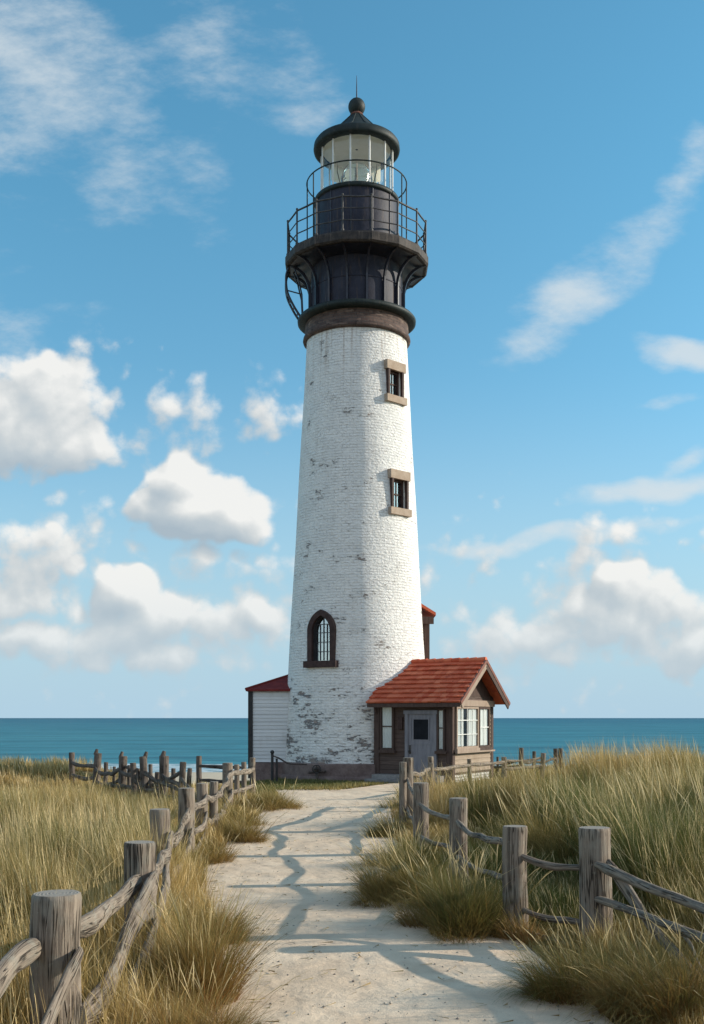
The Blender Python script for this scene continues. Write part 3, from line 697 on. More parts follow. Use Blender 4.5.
# windows on the facade
def curtain(parent, Mx, x0, x1, z0, z1, y=.03, gap=None, folds=9):
    mb = MB(); segs = [(x0, x1)] if gap is None else [(x0, gap[0]), (gap[1], x1)]
    for a, b2 in segs:
        rows = []; uvr = []
        for zz in (z0, (z0+z1)/2, z1):
            row = []; uu = []
            for i in range(folds*8 + 1):
                u = i/(folds*8); row.append(Mx @ Vector((a + (b2-a)*u, y + .012*math.sin(u*folds*2*math.pi) + .004*math.sin(u*23 + zz*3), zz))); uu.append((a + (b2-a)*u, zz))
            rows.append(row); uvr.append(uu)
        mb.grid(rows, uvr)
    mb.build('curtain', M['curtain'], parent)
def window(Mx, w, z0, z1, frame_m, bars_x, bars_z, fw=.08, gap=None, folds=8, sill=True, curt=True, bar_m=None):
    """Mx maps (across, outward, up)"""
    fr = MB()
    for lo, hi in (((0, 0, z0), (fw, .10, z1)), ((w-fw, 0, z0), (w, .10, z1)), ((fw, 0, z1-fw), (w-fw, .098, z1)), ((fw, 0, z0), (w-fw, .098, z0+fw))): fr.box(lo, hi, Mx)
    fo = fr.build('window', frame_m, CT)
    p = MB(); p.box((fw, .003, z0+fw), (w-fw, .006, z1-fw), Mx); p.build('dark_room', M['dark_in'], fo)
    if curt: curtain(fo, Mx, fw + .01, w-fw - .01, z0+fw + .01, z1-fw - .01, .032, gap, folds)
    p = MB(); p.face([Mx @ Vector(q) for q in ((fw, .064, z0+fw), (w-fw, .064, z0+fw), (w-fw, .064, z1-fw), (fw, .064, z1-fw))]); p.build('pane', M['glass'], fo)
    p = MB()
    for x, h in bars_x: p.box((x-h, .055, z0+fw), (x+h, .085, z1-fw), Mx)
    for z, h in bars_z: p.box((fw, .057, z-h), (w-fw, .082, z+h), Mx)
    if p.f: p.build('muntin', bar_m or M['trim_brown'], fo)
    if sill:
        p = MB(); p.box((-.06, 0, z0-.10), (w+.06, .15, z0), Mx); p.build('sill', frame_m, fo)
    return fo
def fac(s0): return Matrix(((1, 0, 0, -CL + s0), (0, -1, 0, -.02), (0, 0, 1, 0), (0, 0, 0, 1)))
def gab(t0): return Matrix(((0, 1, 0, .02), (1, 0, 0, t0), (0, 0, 1, 0), (0, 0, 0, 1)))
window(fac(.26), .56, 1.15, 2.78, M['trim_brown'], [], [(2.0, .022)], .07, None, 5)
window(fac(2.52), .30, 1.15, 2.62, M['trim_brown'], [], [(1.95, .02)], .055, None, 3)
window(gab(.16), 1.92, 1.22, 2.70, M['trim_tan'], [(.47, .012), (.94, .012), (1.42, .012)], [(1.72, .012), (2.22, .014)], .07, (.70, 1.12), 7, bar_m=M['white_paint'])
window(gab(2.14), .98, 1.22, 2.70, M['trim_brown'], [(.49, .012)], [(1.96, .018)], .07, None, 5, bar_m=M['white_paint'])
mb = MB(); mb.box((.10, .05, 1.06), (.19, CW - .14, 1.119)); mb.build('sill_board', M['trim_tan'], CT)
# door
Dm = fac(1.36); dw = 1.06
mb = MB()
for lo, hi in (((-.09, 0, .3), (0.03, .10, 2.55)), ((dw-.03, 0, .3), (dw+.09, .10, 2.55)), ((-.13, 0, 2.44), (dw+.13, .12, 2.57))): mb.box(lo, hi, Dm)
mb.build('door_frame', M['door'], CT)
mb = MB(); mb.box((.032, .0, .32), (dw-.032, .045, 2.438), Dm)
for x in (.18, .36, .54, .72, .88): mb.box((x, .045, .34), (x+.012, .05, 1.36), Dm)
for lo, hi in (((.032, .045, .34), (.16, .062, 2.438)), ((dw-.16, .045, .34), (dw-.032, .062, 2.438)), ((.16, .045, 2.29), (dw-.16, .06, 2.438)), ((.16, .045, 1.36), (dw-.16, .06, 1.50))): mb.box(lo, hi, Dm)
dr = mb.build('door', M['door'], CT)
mb = MB(); mb.box((.24, .047, 1.53), (dw-.24, .051, 2.26), Dm); mb.build('pane', M['dark_in'], dr)
mb = MB()
for lo, hi in (((.19, .047, 1.501), (.24, .068, 2.289)), ((dw-.24, .047, 1.501), (dw-.19, .068, 2.289)), ((.24, .047, 2.25), (dw-.24, .066, 2.289)), ((.24, .047, 1.501), (dw-.24, .066, 1.54))): mb.box(lo, hi, Dm)
mb.build('pane_frame', M['door'], dr)
mb = MB(); mb.sphere((0, 0, 0), .042, 8)
mb.v = [tuple(Dm @ (Vector(p) + Vector((.10, .10, 1.12)))) for p in mb.v]; mb.box((.065, .06, 1.02), (.135, .072, 1.34), Dm); mb.tube([Dm @ Vector((.10, .06, 1.12)), Dm @ Vector((.10, .1, 1.12))], .015, 6); mb.build('handle', M['handle'], dr)
mb = MB(); mb.box((.98, .002, 1.9), (1.16, .09, 2.3), fac(0)); mb.box((.96, .001, 2.3), (1.18, .11, 2.33), fac(0)); mb.build('wall_box', M['brown_frame'], CT)
mb = MB(); mb.box((.15, 0, -.1), (2.85, .50, .29), fac(0)); mb.box((.05, .502, -.1), (2.95, .86, .14), fac(0)); mb.build('steps', M['step'], CT)
# left-hand post bracket
mb = MB(); mb.tube([Vector((-CL + .08, -.05, 2.45)), Vector((-CL + .08, -.16, 2.68)), Vector((-CL + .08, -.38, 2.80))], .04, 6); mb.build('eave_bracket', M['trim_brown'], CT)

# ------------------------------------------------------------------ white shed on the left
SH = thing('shed', 'white clapboard shed with dark red hipped roof left of the lighthouse', 'shed', (-3.86, 41.2, 0))
mb = MB(); Wd, Dp, Hh = 3.6, 3.4, 3.32
mb.box((0, .0, .62), (Wd, Dp, Hh))
z = .62
while z < Hh - .01:
    zt = min(z + .14, Hh); mb.face([(0, -.026, z), (Wd, -.026, z), (Wd, -.004, zt), (0, -.004, zt)]); mb.face([(0, -.001, z), (Wd, -.001, z), (Wd, -.026, z), (0, -.026, z)]); z = zt
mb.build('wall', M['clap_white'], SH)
mb = MB(); mb.box((-.03, -.05, -.2), (Wd, Dp, .6)); mb.build('foundation', M['plinth'], SH)
mb = MB(); mb.box((-.10, -.06, .0), (.08, .12, Hh - .01)); mb.build('corner_post', M['pole_dark'], SH)
mb = MB(); o = .18; hx = 1.75; zt = 4.12
e = [(-o, -o, Hh), (Wd + o, -o, Hh), (Wd + o, Dp + o, Hh), (-o, Dp + o, Hh)]; r0 = (hx, Dp/2, zt); r1 = (Wd, Dp/2, zt)
up = lambda p, d=.07: (p[0], p[1], p[2] + d)
mb.face([up(e[0]), up(e[1]), r1, r0]); mb.face([up(e[3]), up(e[0]), r0]); mb.face([up(e[2]), up(e[3]), r0, r1]); mb.face([up(e[1]), up(e[2]), r1])
for a, b2 in ((0, 1), (1, 2), (2, 3), (3, 0)): mb.face([e[a], e[b2], up(e[b2]), up(e[a])])
mb.face(e[::-1]); mb.build('roof', M['roof_dark'], SH)
mb = MB(); mb.tube([(-o, -o, Hh + .08), r0], .05, 8); mb.tube([r0, r1], .05, 8); mb.build('hip_cap', M['roof_dark'], SH)

# ------------------------------------------------------------------ brown stair annex behind the tower
AN = thing('stair_annex', 'narrow brown timber annex with red eave showing behind the lighthouse tower', 'annex', (1.2, 43.2, 0))
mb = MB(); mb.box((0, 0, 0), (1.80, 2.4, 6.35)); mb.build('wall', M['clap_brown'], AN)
mb = MB(); mb.box((1.72, -.06, 0), (1.90, .12, 6.34)); mb.build('corner_post', M['trim_brown'], AN)
mb = MB()
mb.face([(-.1, -.2, 7.9), (2.14, -.2, 6.50), (2.14, 2.6, 6.50), (-.1, 2.6, 7.9)]); mb.face([(-.1, -.2, 7.78), (-.1, 2.6, 7.78), (2.14, 2.6, 6.38), (2.14, -.2, 6.38)])
mb.face([(-.1, -.2, 7.78), (2.14, -.2, 6.38), (2.14, -.2, 6.50), (-.1, -.2, 7.9)]); mb.face([(2.14, -.2, 6.38), (2.14, 2.6, 6.38), (2.14, 2.6, 6.50), (2.14, -.2, 6.50)])
mb.build('roof', M['roof'], AN)
mb = MB(); mb.box((1.2, -.16, 6.05), (2.06, -.061, 6.345)); mb.build('eave_board', M['trim_brown'], AN)

# ------------------------------------------------------------------ small iron pieces at the tower foot
SP = thing('standpipe', 'thin black iron standpipe with a bent pipe beside the shed corner', 'standpipe', (-2.85, 38.6, 0))
mb = MB(); mb.tube([(0, 0, -.1), (0, 0, 1.05)], .05, 8); mb.sphere((0, 0, 1.08), .075, 8); mb.build('post', M['pole_dark'], SP)
mb = MB(); mb.tube([(.16, 0, -.1), (.16, 0, .85)], .04, 8); mb.build('post', M['pole_dark'], SP)
mb = MB(); mb.tube(spline([(0, 0, .95), (.25, 0, .86), (.55, .4, .66), (.95, .75, .62), (1.2, .9, .6)], 5), .028, 6); mb.build('pipe', M['valve'], SP)
VA = thing('water_valve', 'rusty water valve with hand wheel low on the lighthouse plinth', 'valve', (-1.28, 39.22, .12))
mb = MB(); mb.tube([(0, .2, .3), (0, -.1, .3), (.02, -.16, .1), (.02, -.16, -.2)], .06, 8); mb.sphere((0, -.1, .32), .11, 8); mb.tube([(-.3, -.08, .2), (.35, -.08, .26)], .045, 8); mb.build('pipe', M['valve'], VA)
mb = MB(); mb.tube([(.14*math.cos(a), -.26, .34 + .14*math.sin(a)) for a in np.linspace(0, 2*math.pi, 17)], .02, 6, cap=False); mb.tube([(-.13, -.26, .34), (.13, -.26, .34)], .015, 6); mb.tube([(0, -.26, .2), (0, -.26, .48)], .015, 6); mb.tube([(0, -.27, .34), (0, -.1, .34)], .018, 6); mb.build('hand_wheel', M['handle'], VA)

# ------------------------------------------------------------------ FENCES
def at(px, d): return ((px - 352)/F*d, d)
def post_mesh(mb, x, y, h, r, lean=(0, 0), seed=0, cm=1, sq=False):
    z0 = gz(x, y); rr = random.Random(seed)
    n = 18 if r > .11 else 10
    ks = [-.25, .0, .25*h, .5*h, .75*h, h - .03, h - .006, h]
    tl = (rr.uniform(-.006, .006), 0); pts = [(x + lean[0]*k + (rr.uniform(-.008, .008) if k < h - .2 else tl[0]), y + lean[1]*k, z0 + k) for k in ks]
    rad = [r*1.06, r*1.04, r*rr.uniform(.97, 1.03), r*rr.uniform(.97, 1.02), r*rr.uniform(.96, 1.0), r*.985, r*.955, r*.90]
    mb.tube(pts, rad, n, 1.0, 0, cm, .05, seed)
def rail_mesh(mb, a, b2, r, sag=.05, seed=0, flat=.75, twist=.03, cm=1, up=0.0):
    rr = random.Random(seed); a = Vector(a); b2 = Vector(b2); L = (b2 - a).length
    k = max(4, int(L/.55)); pts = []
    for i in range(k + 1):
        u = i/k; p = a.lerp(b2, u); e = math.sin(math.pi*u)
        pts.append(p + Vector((rr.uniform(-twist, twist)*e**.5, rr.uniform(-twist, twist)*.4*e, -sag*e + up*math.sin(2*math.pi*u) + rr.uniform(-twist, twist)*e**.5)))
    sp = spline(pts, 4); rad = []
    for i in range(len(sp)):
        u = i/(len(sp)-1); tp = min(1, .62 + min(u, 1-u)*5)
        rad.append(r*tp*(1 + .12*math.sin(u*9 + seed) + rr.uniform(-.05, .05)))
    mb.tube(sp, rad, 10, flat, 0, cm, .10, seed)
WM = [M['wood'], M['endgrain']]; DM = [M['wood_dark'], M['wood_dark']]
class Fence:
    def __init__(s, label, mats, seed, name='fence'):
        s.o = thing(name, label, 'fence'); s.mats = mats; s.seed = seed; s.root = None
    def place(s, x, y): s.o.location = (x, y, gz(x, y))
    def _link(s, mb, name):
        L = s.o.location; mb.v = [(p[0]-L.x, p[1]-L.y, p[2]-L.z) for p in mb.v]; return mb.build(name, s.mats, s.o)
    def post(s, x, y, h, r, lean=(0, 0)):
        s.seed += 1; mb = MB(); post_mesh(mb, x, y, h, r, lean, s.seed); return s._link(mb, 'post')
    def rail(s, a, b2, r=.055, sag=.05, flat=.75, twist=.03, up=0.0, name='rail'):
        s.seed += 1; mb = MB(); rail_mesh(mb, a, b2, r, sag, s.seed, flat, twist, 1, up); return s._link(mb, name)

# right-hand fence along the path
RP = [(3.35, 7.0, 1.2, .15), (*at(596, 10.85), 1.2, .165), (*at(515.5, 11.4), 1.16, .132), (*at(459, 14.85), 1.2, .13), (*at(421, 18.0), 1.22, .135), (*at(409, 21.8), 1.50, .11)]
fr = Fence('grey post and rail fence with round posts on the right edge of the sand path', WM, 100); fr.place(RP[1][0], RP[1][1])
for x, y, h, r in RP: fr.post(x, y, h, r, (random.uniform(-.015, .015), 0))
x, y = at(402.5, 21.6); fr.post(x, y, 1.42, .075, (.01, 0))
H = [(.85, .80, .5, .55), (.80, .90, .22, .36), (.95, .90, .60, .42), (.93, .88, .5, .36), (.95, 1.1, .45, .5)]   # (this post, next post) heights for top and lower rail
pairs = [(1, 0), (1, 2), (2, 3), (3, 4), (4, 5)]
for (i, j), (ta, tb, la, lb) in zip(pairs, H):
    a, b2 = RP[i], RP[j]; off = -.04
    fr.rail((a[0]+off, a[1]-.03, ta), (b2[0]+off, b2[1], tb), .037 if j > 1 else .046, .07, 1.0, .03, .02)
    fr.rail((a[0]+off, a[1]-.03, la), (b2[0]+off, b2[1], lb), .033 if j > 1 else .042, .05, 1.0, .03, .015)
fr.rail((RP[2][0], RP[2][1]-.1, .10), (RP[1][0]-.15, RP[1][1]-.1, -.02), .04, .02)
fr.rail((RP[1][0]+.08, RP[1][1]-.17, .88), (2.98, 9.1, .0), .058, .05, .7, .03, name='brace')
fr.rail((RP[1][0]+.45, RP[1][1]-1.2, .42), (3.05, 8.6, .02), .018, .02)
# near end runs on out of frame
fr.post(3.9, 3.9, 1.2, .15); fr.rail((3.35, 7.0, .82), (3.9, 3.9, .85), .06, .05); fr.rail((3.35, 7.0, .5), (3.9, 3.9, .48), .06, .05)
# return towards the cottage gate
p6 = at(432, 30.3); a = RP[5]
fr.rail((a[0], a[1], 1.15), (p6[0]-.25, p6[1]-2.6, 1.0), .05, .05); fr.rail((a[0], a[1], .7), (p6[0]-.25, p6[1]-2.6, .5), .05, .08)
x, y = p6[0]-.25, p6[1]-2.6; fr.post(x, y, 1.15, .07, (.03, 0)); fr.post(*at(418, 26.2), .95, .05, (-.05, 0)); fr.post(*at(423.5, 26.4), 1.0, .05, (.05, 0))

# cottage yard fence
YP = [(*p6, 1.22, .085), (*at(470, 33.6), 1.02, .07), (*at(504, 36.9), .98, .09), (*at(542, 38.2), 1.06, .09)]
fy = Fence('pale low rail fence with thin stakes in front of the cottage gable', WM, 200); fy.place(YP[1][0], YP[1][1])
for x, y, h, r in YP: fy.post(x, y, h, r, (random.uniform(-.06, .06), 0))
fy.rail((YP[0][0], YP[0][1]-.06, .86), (YP[1][0], YP[1][1]-.08, .84), .055, .02, .7, .012); fy.rail((YP[1][0], YP[1][1]-.08, .84), (YP[2][0], YP[2][1]-.09, .80), .055, .02, .7, .012)
fy.rail((YP[2][0], YP[2][1]-.09, .55), (YP[3][0], YP[3][1]-.1, .62), .06, .02, .7, .012); fy.rail((YP[2][0], YP[2][1]-.03, .85), (YP[3][0], YP[3][1], .9), .04, .06, .7, .02)
fy.rail((YP[3][0]+.02, YP[3][1]-.1, .7), (YP[3][0]-.45, YP[3][1]-.1, .05), .035, .0)
fb = Fence('dark broken fence on the seaward grass right of the cottage', DM, 260); bp = [(*at(490, 41.5), .85, .06), (*at(498, 41.8), .7, .05), (*at(521.5, 41.5), 1.05, .09), (*at(534, 42), .9, .07), (*at(556, 43.4), .95, .09), (*at(561, 43.6), .95, .09)]
fb.place(bp[2][0], bp[2][1])
for x, y, h, r in bp: fb.post(x, y, h + .12, r, (random.uniform(-.08, .08), 0))
for i, j in ((0, 2), (2, 3), (3, 4)):
    a, b2 = bp[i], bp[j]; fb.rail((a[0], a[1]-.06, gz(a[0], a[1]) + .62), (b2[0], b2[1]-.06, gz(b2[0], b2[1]) + .68), .05, .06); 
fb.rail((bp[0][0], bp[0][1], .42), (bp[2][0], bp[2][1], .45), .05, .03)

# left-hand fence along the path
LP = [(-1.72, 3.9, 1.2, .15), (*at(57, 6.79), 1.2, .158), (*at(139, 9.58), 1.2, .142), (*at(161, 13.05), 1.2, .127), (*at(186.5, 16.97), 1.2, .132), (*at(202, 19.2), 1.14, .105), (*at(213.5, 20.4), 1.1, .085), (*at(228, 27), 1.18, .13), (*at(237, 27.9), 1.1, .07), (*at(244, 29), 1.12, .07), (*at(252.5, 30.5), 1.18, .085)]
fl = Fence('grey post and rail fence with round posts on the left edge of the sand path', WM, 300); fl.place(LP[1][0], LP[1][1])
for x, y, h, r in LP: fl.post(x, y, h, r, (random.uniform(-.012, .012), 0))
def lrail(i, j, za, zb, oa=.10, ob=.10, r=.06, sag=.05, fl_=.6, tw=.03, up=0.0):
    a, b2 = LP[i], LP[j]; fl.rail((a[0]+oa, a[1]-.02, za), (b2[0]+ob, b2[1]-.05, zb), r, sag, fl_, tw, up)
lrail(0, 1, .60, .88, -.17, -.10, .085, -.08, .7); lrail(0, 1, .35, .84, .14, .16, .06, .12, .5); 
lrail(1, 2, .97, .88, .12, .02, .075, .04, .6); lrail(1, 2, .42, .90, .16, .16, .115, .10, .45, .03, -.05); lrail(1, 2, .05, .52, .18, .17, .07, .12, .5)
lrail(2, 3, .90, .88, .12, .12, .075, .08, .5); lrail(2, 3, .45, .90, .15, .14, .08, .12, .5); lrail(2, 3, .15, .35, .15, .13, .055, .04, .5)
lrail(3, 4, .80, .85, .13, .05, .08, .09, .5); lrail(3, 4, .35, .55, .13, .10, .06, .10, .5)
lrail(4, 5, .88, .92, .12, .1, .065, .06, .5); lrail(4, 5, .5, .62, .12, .1, .06, .08, .5); lrail(4, 5, .2, .35, .12, .1, .05, .08, .5)
lrail(5, 6, .9, .85, .1, .08, .06, .06, .5); lrail(5, 6, .5, .45, .1, .08, .06, .06, .5)
lrail(6, 7, .85, .98, .06, .12, .07, .12, .5, .05); lrail(6, 7, .40, .50, .06, .12, .07, .14, .5, .05)
lrail(7, 10, .92, .86, .12, .05, .075, .03, .5, .02); lrail(7, 10, .45, .42, .12, .05, .06, .03, .5, .02)

# dark cross fence over the left meadow
XP = [(72, 36.5, 1.15, .10), (96, 34.5, 1.2, .12), (105, 33.5, .95, .07), (121.5, 31.5, 1.2, .125), (135, 30.5, 1.05, .09), (145.5, 30, 1.25, .11), (163, 29, 1.3, .13), (181, 27.2, 1.2, .085), (199, 30.5, 1.25, .08), (129, 31.2, .95, .06), (140, 30.2, .9, .07), (151, 29.6, 1.05, .06), (156, 29.3, .85, .08), (172, 28.2, 1.0, .06), (188, 27.0, 1.05, .06), (113, 32.6, .85, .05)]
fx = Fence('dark weathered crooked fence crossing the grass left of the path', DM, 400); XW = []
for px, d, h, r in XP:
    x, y = at(px, d); XW.append((x, y, h, r))
fx.place(XW[3][0], XW[3][1])
for x, y, h, r in XW:
    fx.post(x, y, h, r, (random.uniform(-.06, .06), 0)); 
    if h > 1.15 and r > .095:
        fx.seed += 1; mb = MB(); z = gz(x, y) + h; mb.tube([(x-.02, y, z-.05), (x+.03, y, z+.13)], [r*.6, r*.35], 7, 1, 0, None, .2, fx.seed); fx._link(mb, 'post_knob')
zz = lambda p, k: gz(p[0], p[1]) + k
for i, j, k1, k2 in ((0, 1, .82, .78), (1, 2, .72, .60), (2, 3, .58, .85), (3, 5, .75, .70), (5, 6, .82, .60), (6, 7, .80, .62), (3, 4, .35, .42), (4, 6, .55, .30), (6, 7, .35, .2), (0, 1, .4, .42), (1, 3, .3, .35)):
    fx.rail((XW[i][0], XW[i][1]-.1, zz(XW[i], k1)), (XW[j][0], XW[j][1]-.1, zz(XW[j], k2)), .065, .06, .6, .04)
for i, j, k1, k2 in ((3, 6, .95, .30), (5, 7, .35, .95), (4, 7, .88, .45), (2, 3, .25, .55)):
    fx.rail((XW[i][0], XW[i][1]+.12, zz(XW[i], k1)), (XW[j][0], XW[j][1]+.12, zz(XW[j], k2)), .05, .04, .7, .05)
fx.rail((XW[7][0], XW[7][1], .78), (LP[5][0], LP[5][1]+.6, .7), .055, .05)
fx.rail((XW[8][0], XW[8][1]-.1, .95), (LP[7][0]+.1, LP[7][1]+2.4, .95), .05, .0); fx.rail((XW[8][0], XW[8][1]-.1, .55), (LP[7][0]+.1, LP[7][1]+2.4, .55), .05, .0)

# ------------------------------------------------------------------ GRASS
m = bpy.data.materials.new('grass_blades'); m.use_nodes = True; t = NT(m.node_tree); t.n.clear()
out = t.node('ShaderNodeOutputMaterial'); at_ = t.node('ShaderNodeVertexColor', layer_name='tint').outputs[0]
df = t.node('ShaderNodeBsdfDiffuse', {'Color': at_}); trn = t.node('ShaderNodeBsdfTranslucent', {'Color': at_}); gl = t.node('ShaderNodeBsdfGlossy', {'Color': (1, 1, .9, 1), 'Roughness': .45})
mx = t.node('ShaderNodeMixShader', {0: .35, 1: df.outputs[0], 2: trn.outputs[0]}); mx2 = t.node('ShaderNodeMixShader', {0: .03, 1: mx.outputs[0], 2: gl.outputs[0]}); t.l.new(mx2.outputs[0], out.inputs[0]); M['grass'] = m

GREEN = np.array([.10, .145, .028]); OLIVE = np.array([.225, .19, .048]); GOLD = np.array([.50, .345, .11]); TAN = np.array([.72, .55, .28]); RUST = np.array([.36, .15, .045]); DARK = np.array([.035, .042, .014])
def blades(name, root, L, ldir, bend, width, hue, rust, seg=3, seedhead=None, parent=None, origin=(0, 0, 0)):
    """root (n,3) L (n,) ldir (n,) azimuth of lean, bend (n,) 0 upright..1.4 drooping, hue 0 green..1 tan"""
    n = len(L); tt = np.linspace(0, 1, seg + 1)
    dx = np.cos(ldir); dy = np.sin(ldir)
    ang = rng.uniform(0, math.pi, n); wx = np.cos(ang); wy = np.sin(ang)
    V = np.zeros((n, 2*seg + 1, 3)); C = np.zeros((n, 2*seg + 1, 4)); C[..., 3] = 1
    base = np.where(hue[:, None] < .5, GREEN + (OLIVE - GREEN)*(hue[:, None]*2), OLIVE + (GOLD - OLIVE)*(hue[:, None]*2 - 1))
    base = base*rng.uniform(.75, 1.25, (n, 1))
    x = np.zeros(n); z = np.zeros(n); pos = []
    px_, pz_ = [np.zeros(n)], [np.zeros(n)]
    sub = 6
    for k in range(seg):
        for q in range(sub):
            tm = (k + (q + .5)/sub)/seg; a = bend*(.25 + 1.0*tm)
            x = x + np.sin(a)*L/(seg*sub); z = z + np.cos(a)*L/(seg*sub)
        px_.append(x.copy()); pz_.append(z.copy())
    vi = 0
    for k, tk in enumerate(tt):
        P = root + np.stack([dx*px_[k], dy*px_[k], pz_[k]], -1)
        w = width*(1 - tk**1.6)*(.75 + .5*tk if k < seg else 1)
        if seedhead is not None and k == seg - 1: w = np.where(seedhead, width*1.45, w)
        f = tk**.8
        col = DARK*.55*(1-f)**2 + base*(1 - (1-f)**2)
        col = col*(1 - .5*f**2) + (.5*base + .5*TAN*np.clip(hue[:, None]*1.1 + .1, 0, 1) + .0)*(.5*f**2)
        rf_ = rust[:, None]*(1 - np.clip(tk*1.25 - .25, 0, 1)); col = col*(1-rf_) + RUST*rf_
        if seedhead is not None and k >= seg - 1: col = np.where(seedhead[:, None], TAN*rng.uniform(.8, 1.15, (n, 1)), col)
        if k < seg:
            off = np.stack([wx*w/2, wy*w/2, 0*w], -1)
            V[:, vi] = P - off; V[:, vi+1] = P + off; C[:, vi, :3] = col; C[:, vi+1, :3] = col; vi += 2
        else:
            V[:, vi] = P; C[:, vi, :3] = col
    nv = 2*seg + 1; nf = seg
    V = V - np.array(origin)
    b = (np.arange(n)*nv)[:, None]
    loops = []; 
    q = []
    for k in range(seg - 1): q.append(np.concatenate([b + 2*k, b + 2*k+1, b + 2*k+3, b + 2*k+2], 1))
    tri = np.concatenate([b + 2*seg-2, b + 2*seg-1, b + 2*seg], 1)
    lv = np.concatenate([np.concatenate(q, 1), tri], 1)      # per blade: 4*(seg-1)+3 loops
    me = bpy.data.meshes.new(name); me.vertices.add(n*nv); me.vertices.foreach_set('co', V.reshape(-1).astype(np.float32))
    nl = 4*(seg-1) + 3; me.loops.add(n*nl); me.loops.foreach_set('vertex_index', lv.reshape(-1).astype(np.int32))
    me.polygons.add(n*seg); starts = (np.arange(n)*nl)[:, None] + np.array([4*k for k in range(seg)])[None, :]
    me.polygons.foreach_set('loop_start', starts.reshape(-1).astype(np.int32))
    me.polygons.foreach_set('use_smooth', np.ones(n*seg, bool))
    ca = me.color_attributes.new('tint', 'FLOAT_COLOR', 'POINT'); ca.data.foreach_set('color', C.reshape(-1).astype(np.float32))
    me.update(calc_edges=True); me.validate(); me.materials.append(M['grass'])
    o = bpy.data.objects.new(name, me); COL.objects.link(o); o.location = origin; o.parent = parent
    return o

def allowed(x, y, pl=.15, pr=.15):
    ok = ~((x > path_l(y) - pl) & (x < path_r(y) + pr) & (y < 33.8))
    ok &= ~in_cottage(x, y, .35); ok &= (np.hypot(x - TX, y - TY) > 3.2)
    ok &= ~((x > -4.3) & (x < 0) & (y > 41) & (y < 45))
    return ok
def lawn(x, y):  # short turf round the tower foot and in the yard
    return (y > 31.0) & (x > -3.6) & (x < 2.6 + .0*y) & (y < 40.5)
def yard(x, y):
    return (x > 1.7) & (x < 7.2) & (y > 24) & (y < 40)

# --- the meadow
XS, YS, LS, HU, BE, LD, WI, SHD = [], [], [], [], [], [], [], []
def scatter(n_tufts, y0, y1, per, width, xpad=1.5):
    # area-uniform over the visible wedge
    y = np.sqrt(rng.uniform(y0*y0, y1*y1, n_tufts)); hw = .345*y + xpad; x = rng.uniform(-1, 1, n_tufts)*hw
    ok = allowed(x, y) & ~lawn(x, y); x, y = x[ok], y[ok]
    n = len(x)
    hn = vnoise(x, y, .33, 20)*.5 + vnoise(x, y, 1.2, 21)*.5
    h = .22 + .98*sstep(hn, .15, .85)
    h = np.where(x > 3.4, h*1.12 + .12*sstep(y, 8, 14), h)
    h = np.where(yard(x, y), h*.30, h)
    h = np.where((x > .8) & (x < 3.4) & (y > 6) & (y < 21), h*.42, h)
    h = np.where((x > 2) & (y < 9.6), h*.6, h)
    h = np.where((x > 4) & (x < 11) & (y > 38), h*.55, h)
    h = np.where((x < -2.0) & (x > -11) & (y > 23.5) & (y < 52), h*.38, h)
    h = np.where((x < -3.2) & (x > -9) & (y > 36), h*.5, h)
    h = np.where((x < -2.2) & (y > 17), h*.92, h)
    h = np.where(y > 40, h*.6, h)
    h = np.where((x < -2.8) & (x > -9.8) & (y > 40.5), h*.2, h)
    edge = np.minimum(np.abs(x - path_l(y)), np.abs(x - path_r(y))); h = h*(.45 + .55*sstep(edge, .1, .9))
    hue = .67 + 1.4*(vnoise(x, y, .24, 30) - .5) + 1.2*(vnoise(x, y, .9, 31) - .5) + .20*sstep(y, 16, 34) + .24*(x < 0) + .30*sstep(y, 18, 23)*(x > 0)*(1 - sstep(x, 5.2, 6.8)*(1 - sstep(y, 25, 29))) + .22*((x < -8) & (y > 26))
    hue = np.where(x > 3.0, hue - .08, hue)
    k = per; tx = np.repeat(x, k); ty = np.repeat(y, k)
    N = n*k; a = rng.uniform(0, 2*math.pi, N); r = np.abs(rng.normal(0, .09, N)) + .01
    XS.append(tx + np.cos(a)*r); YS.append(ty + np.sin(a)*r)
    LS.append(np.repeat(h, k)*rng.uniform(.55, 1.3, N)); HU.append(np.clip(np.repeat(hue, k) + rng.normal(0, .16, N), 0, 1))
    wd = np.where(rng.random(N) < .5, a, math.pi + rng.normal(0, .7, N)); LD.append(wd)
    bb = np.abs(rng.normal(.26, .22, N)) + r*1.2; BE.append(np.where(rng.random(N) < .07, bb + .8, bb)); WI.append(width*rng.uniform(.6, 1.3, N)); SHD.append(rng.random(N) < .10)
scatter(1500, 4.5, 9, 32, .0055)
scatter(3600, 9, 15, 28, .0068)
scatter(5400, 15, 24, 20, .0095)
scatter(6000, 24, 36, 14, .015)
scatter(5200, 36, 52, 11, .026, 3)
def stalks(nn, y0, y1, width):
    y = np.sqrt(rng.uniform(y0*y0, y1*y1, nn)); x = rng.uniform(-1, 1, nn)*(.345*y + 1)
    keep = (np.where(x < 0, path_l(y) - x, x - path_r(y)) > .8) & ~lawn(x, y) & ~yard(x, y) & ~((x < -2) & (x > -11) & (y > 23)) & ~((x > .5) & (x < 3.6) & (y < 22)) & (vnoise(x, y, .5, 60) > .42); x, y = x[keep], y[keep]; n = len(x)
    XS.append(x); YS.append(y); LS.append((.80 + .45*vnoise(x, y, .4, 61) + .15*(x > 3.4))*rng.uniform(.8, 1.15, n)*(1 - .35*sstep(y, 17, 24))); HU.append(np.clip(rng.normal(.85, .12, n), 0, 1))
    LD.append(rng.normal(math.pi, .9, n)); BE.append(np.abs(rng.normal(.16, .12, n))); WI.append(width*rng.uniform(.7, 1.2, n)); SHD.append(np.ones(n, bool))
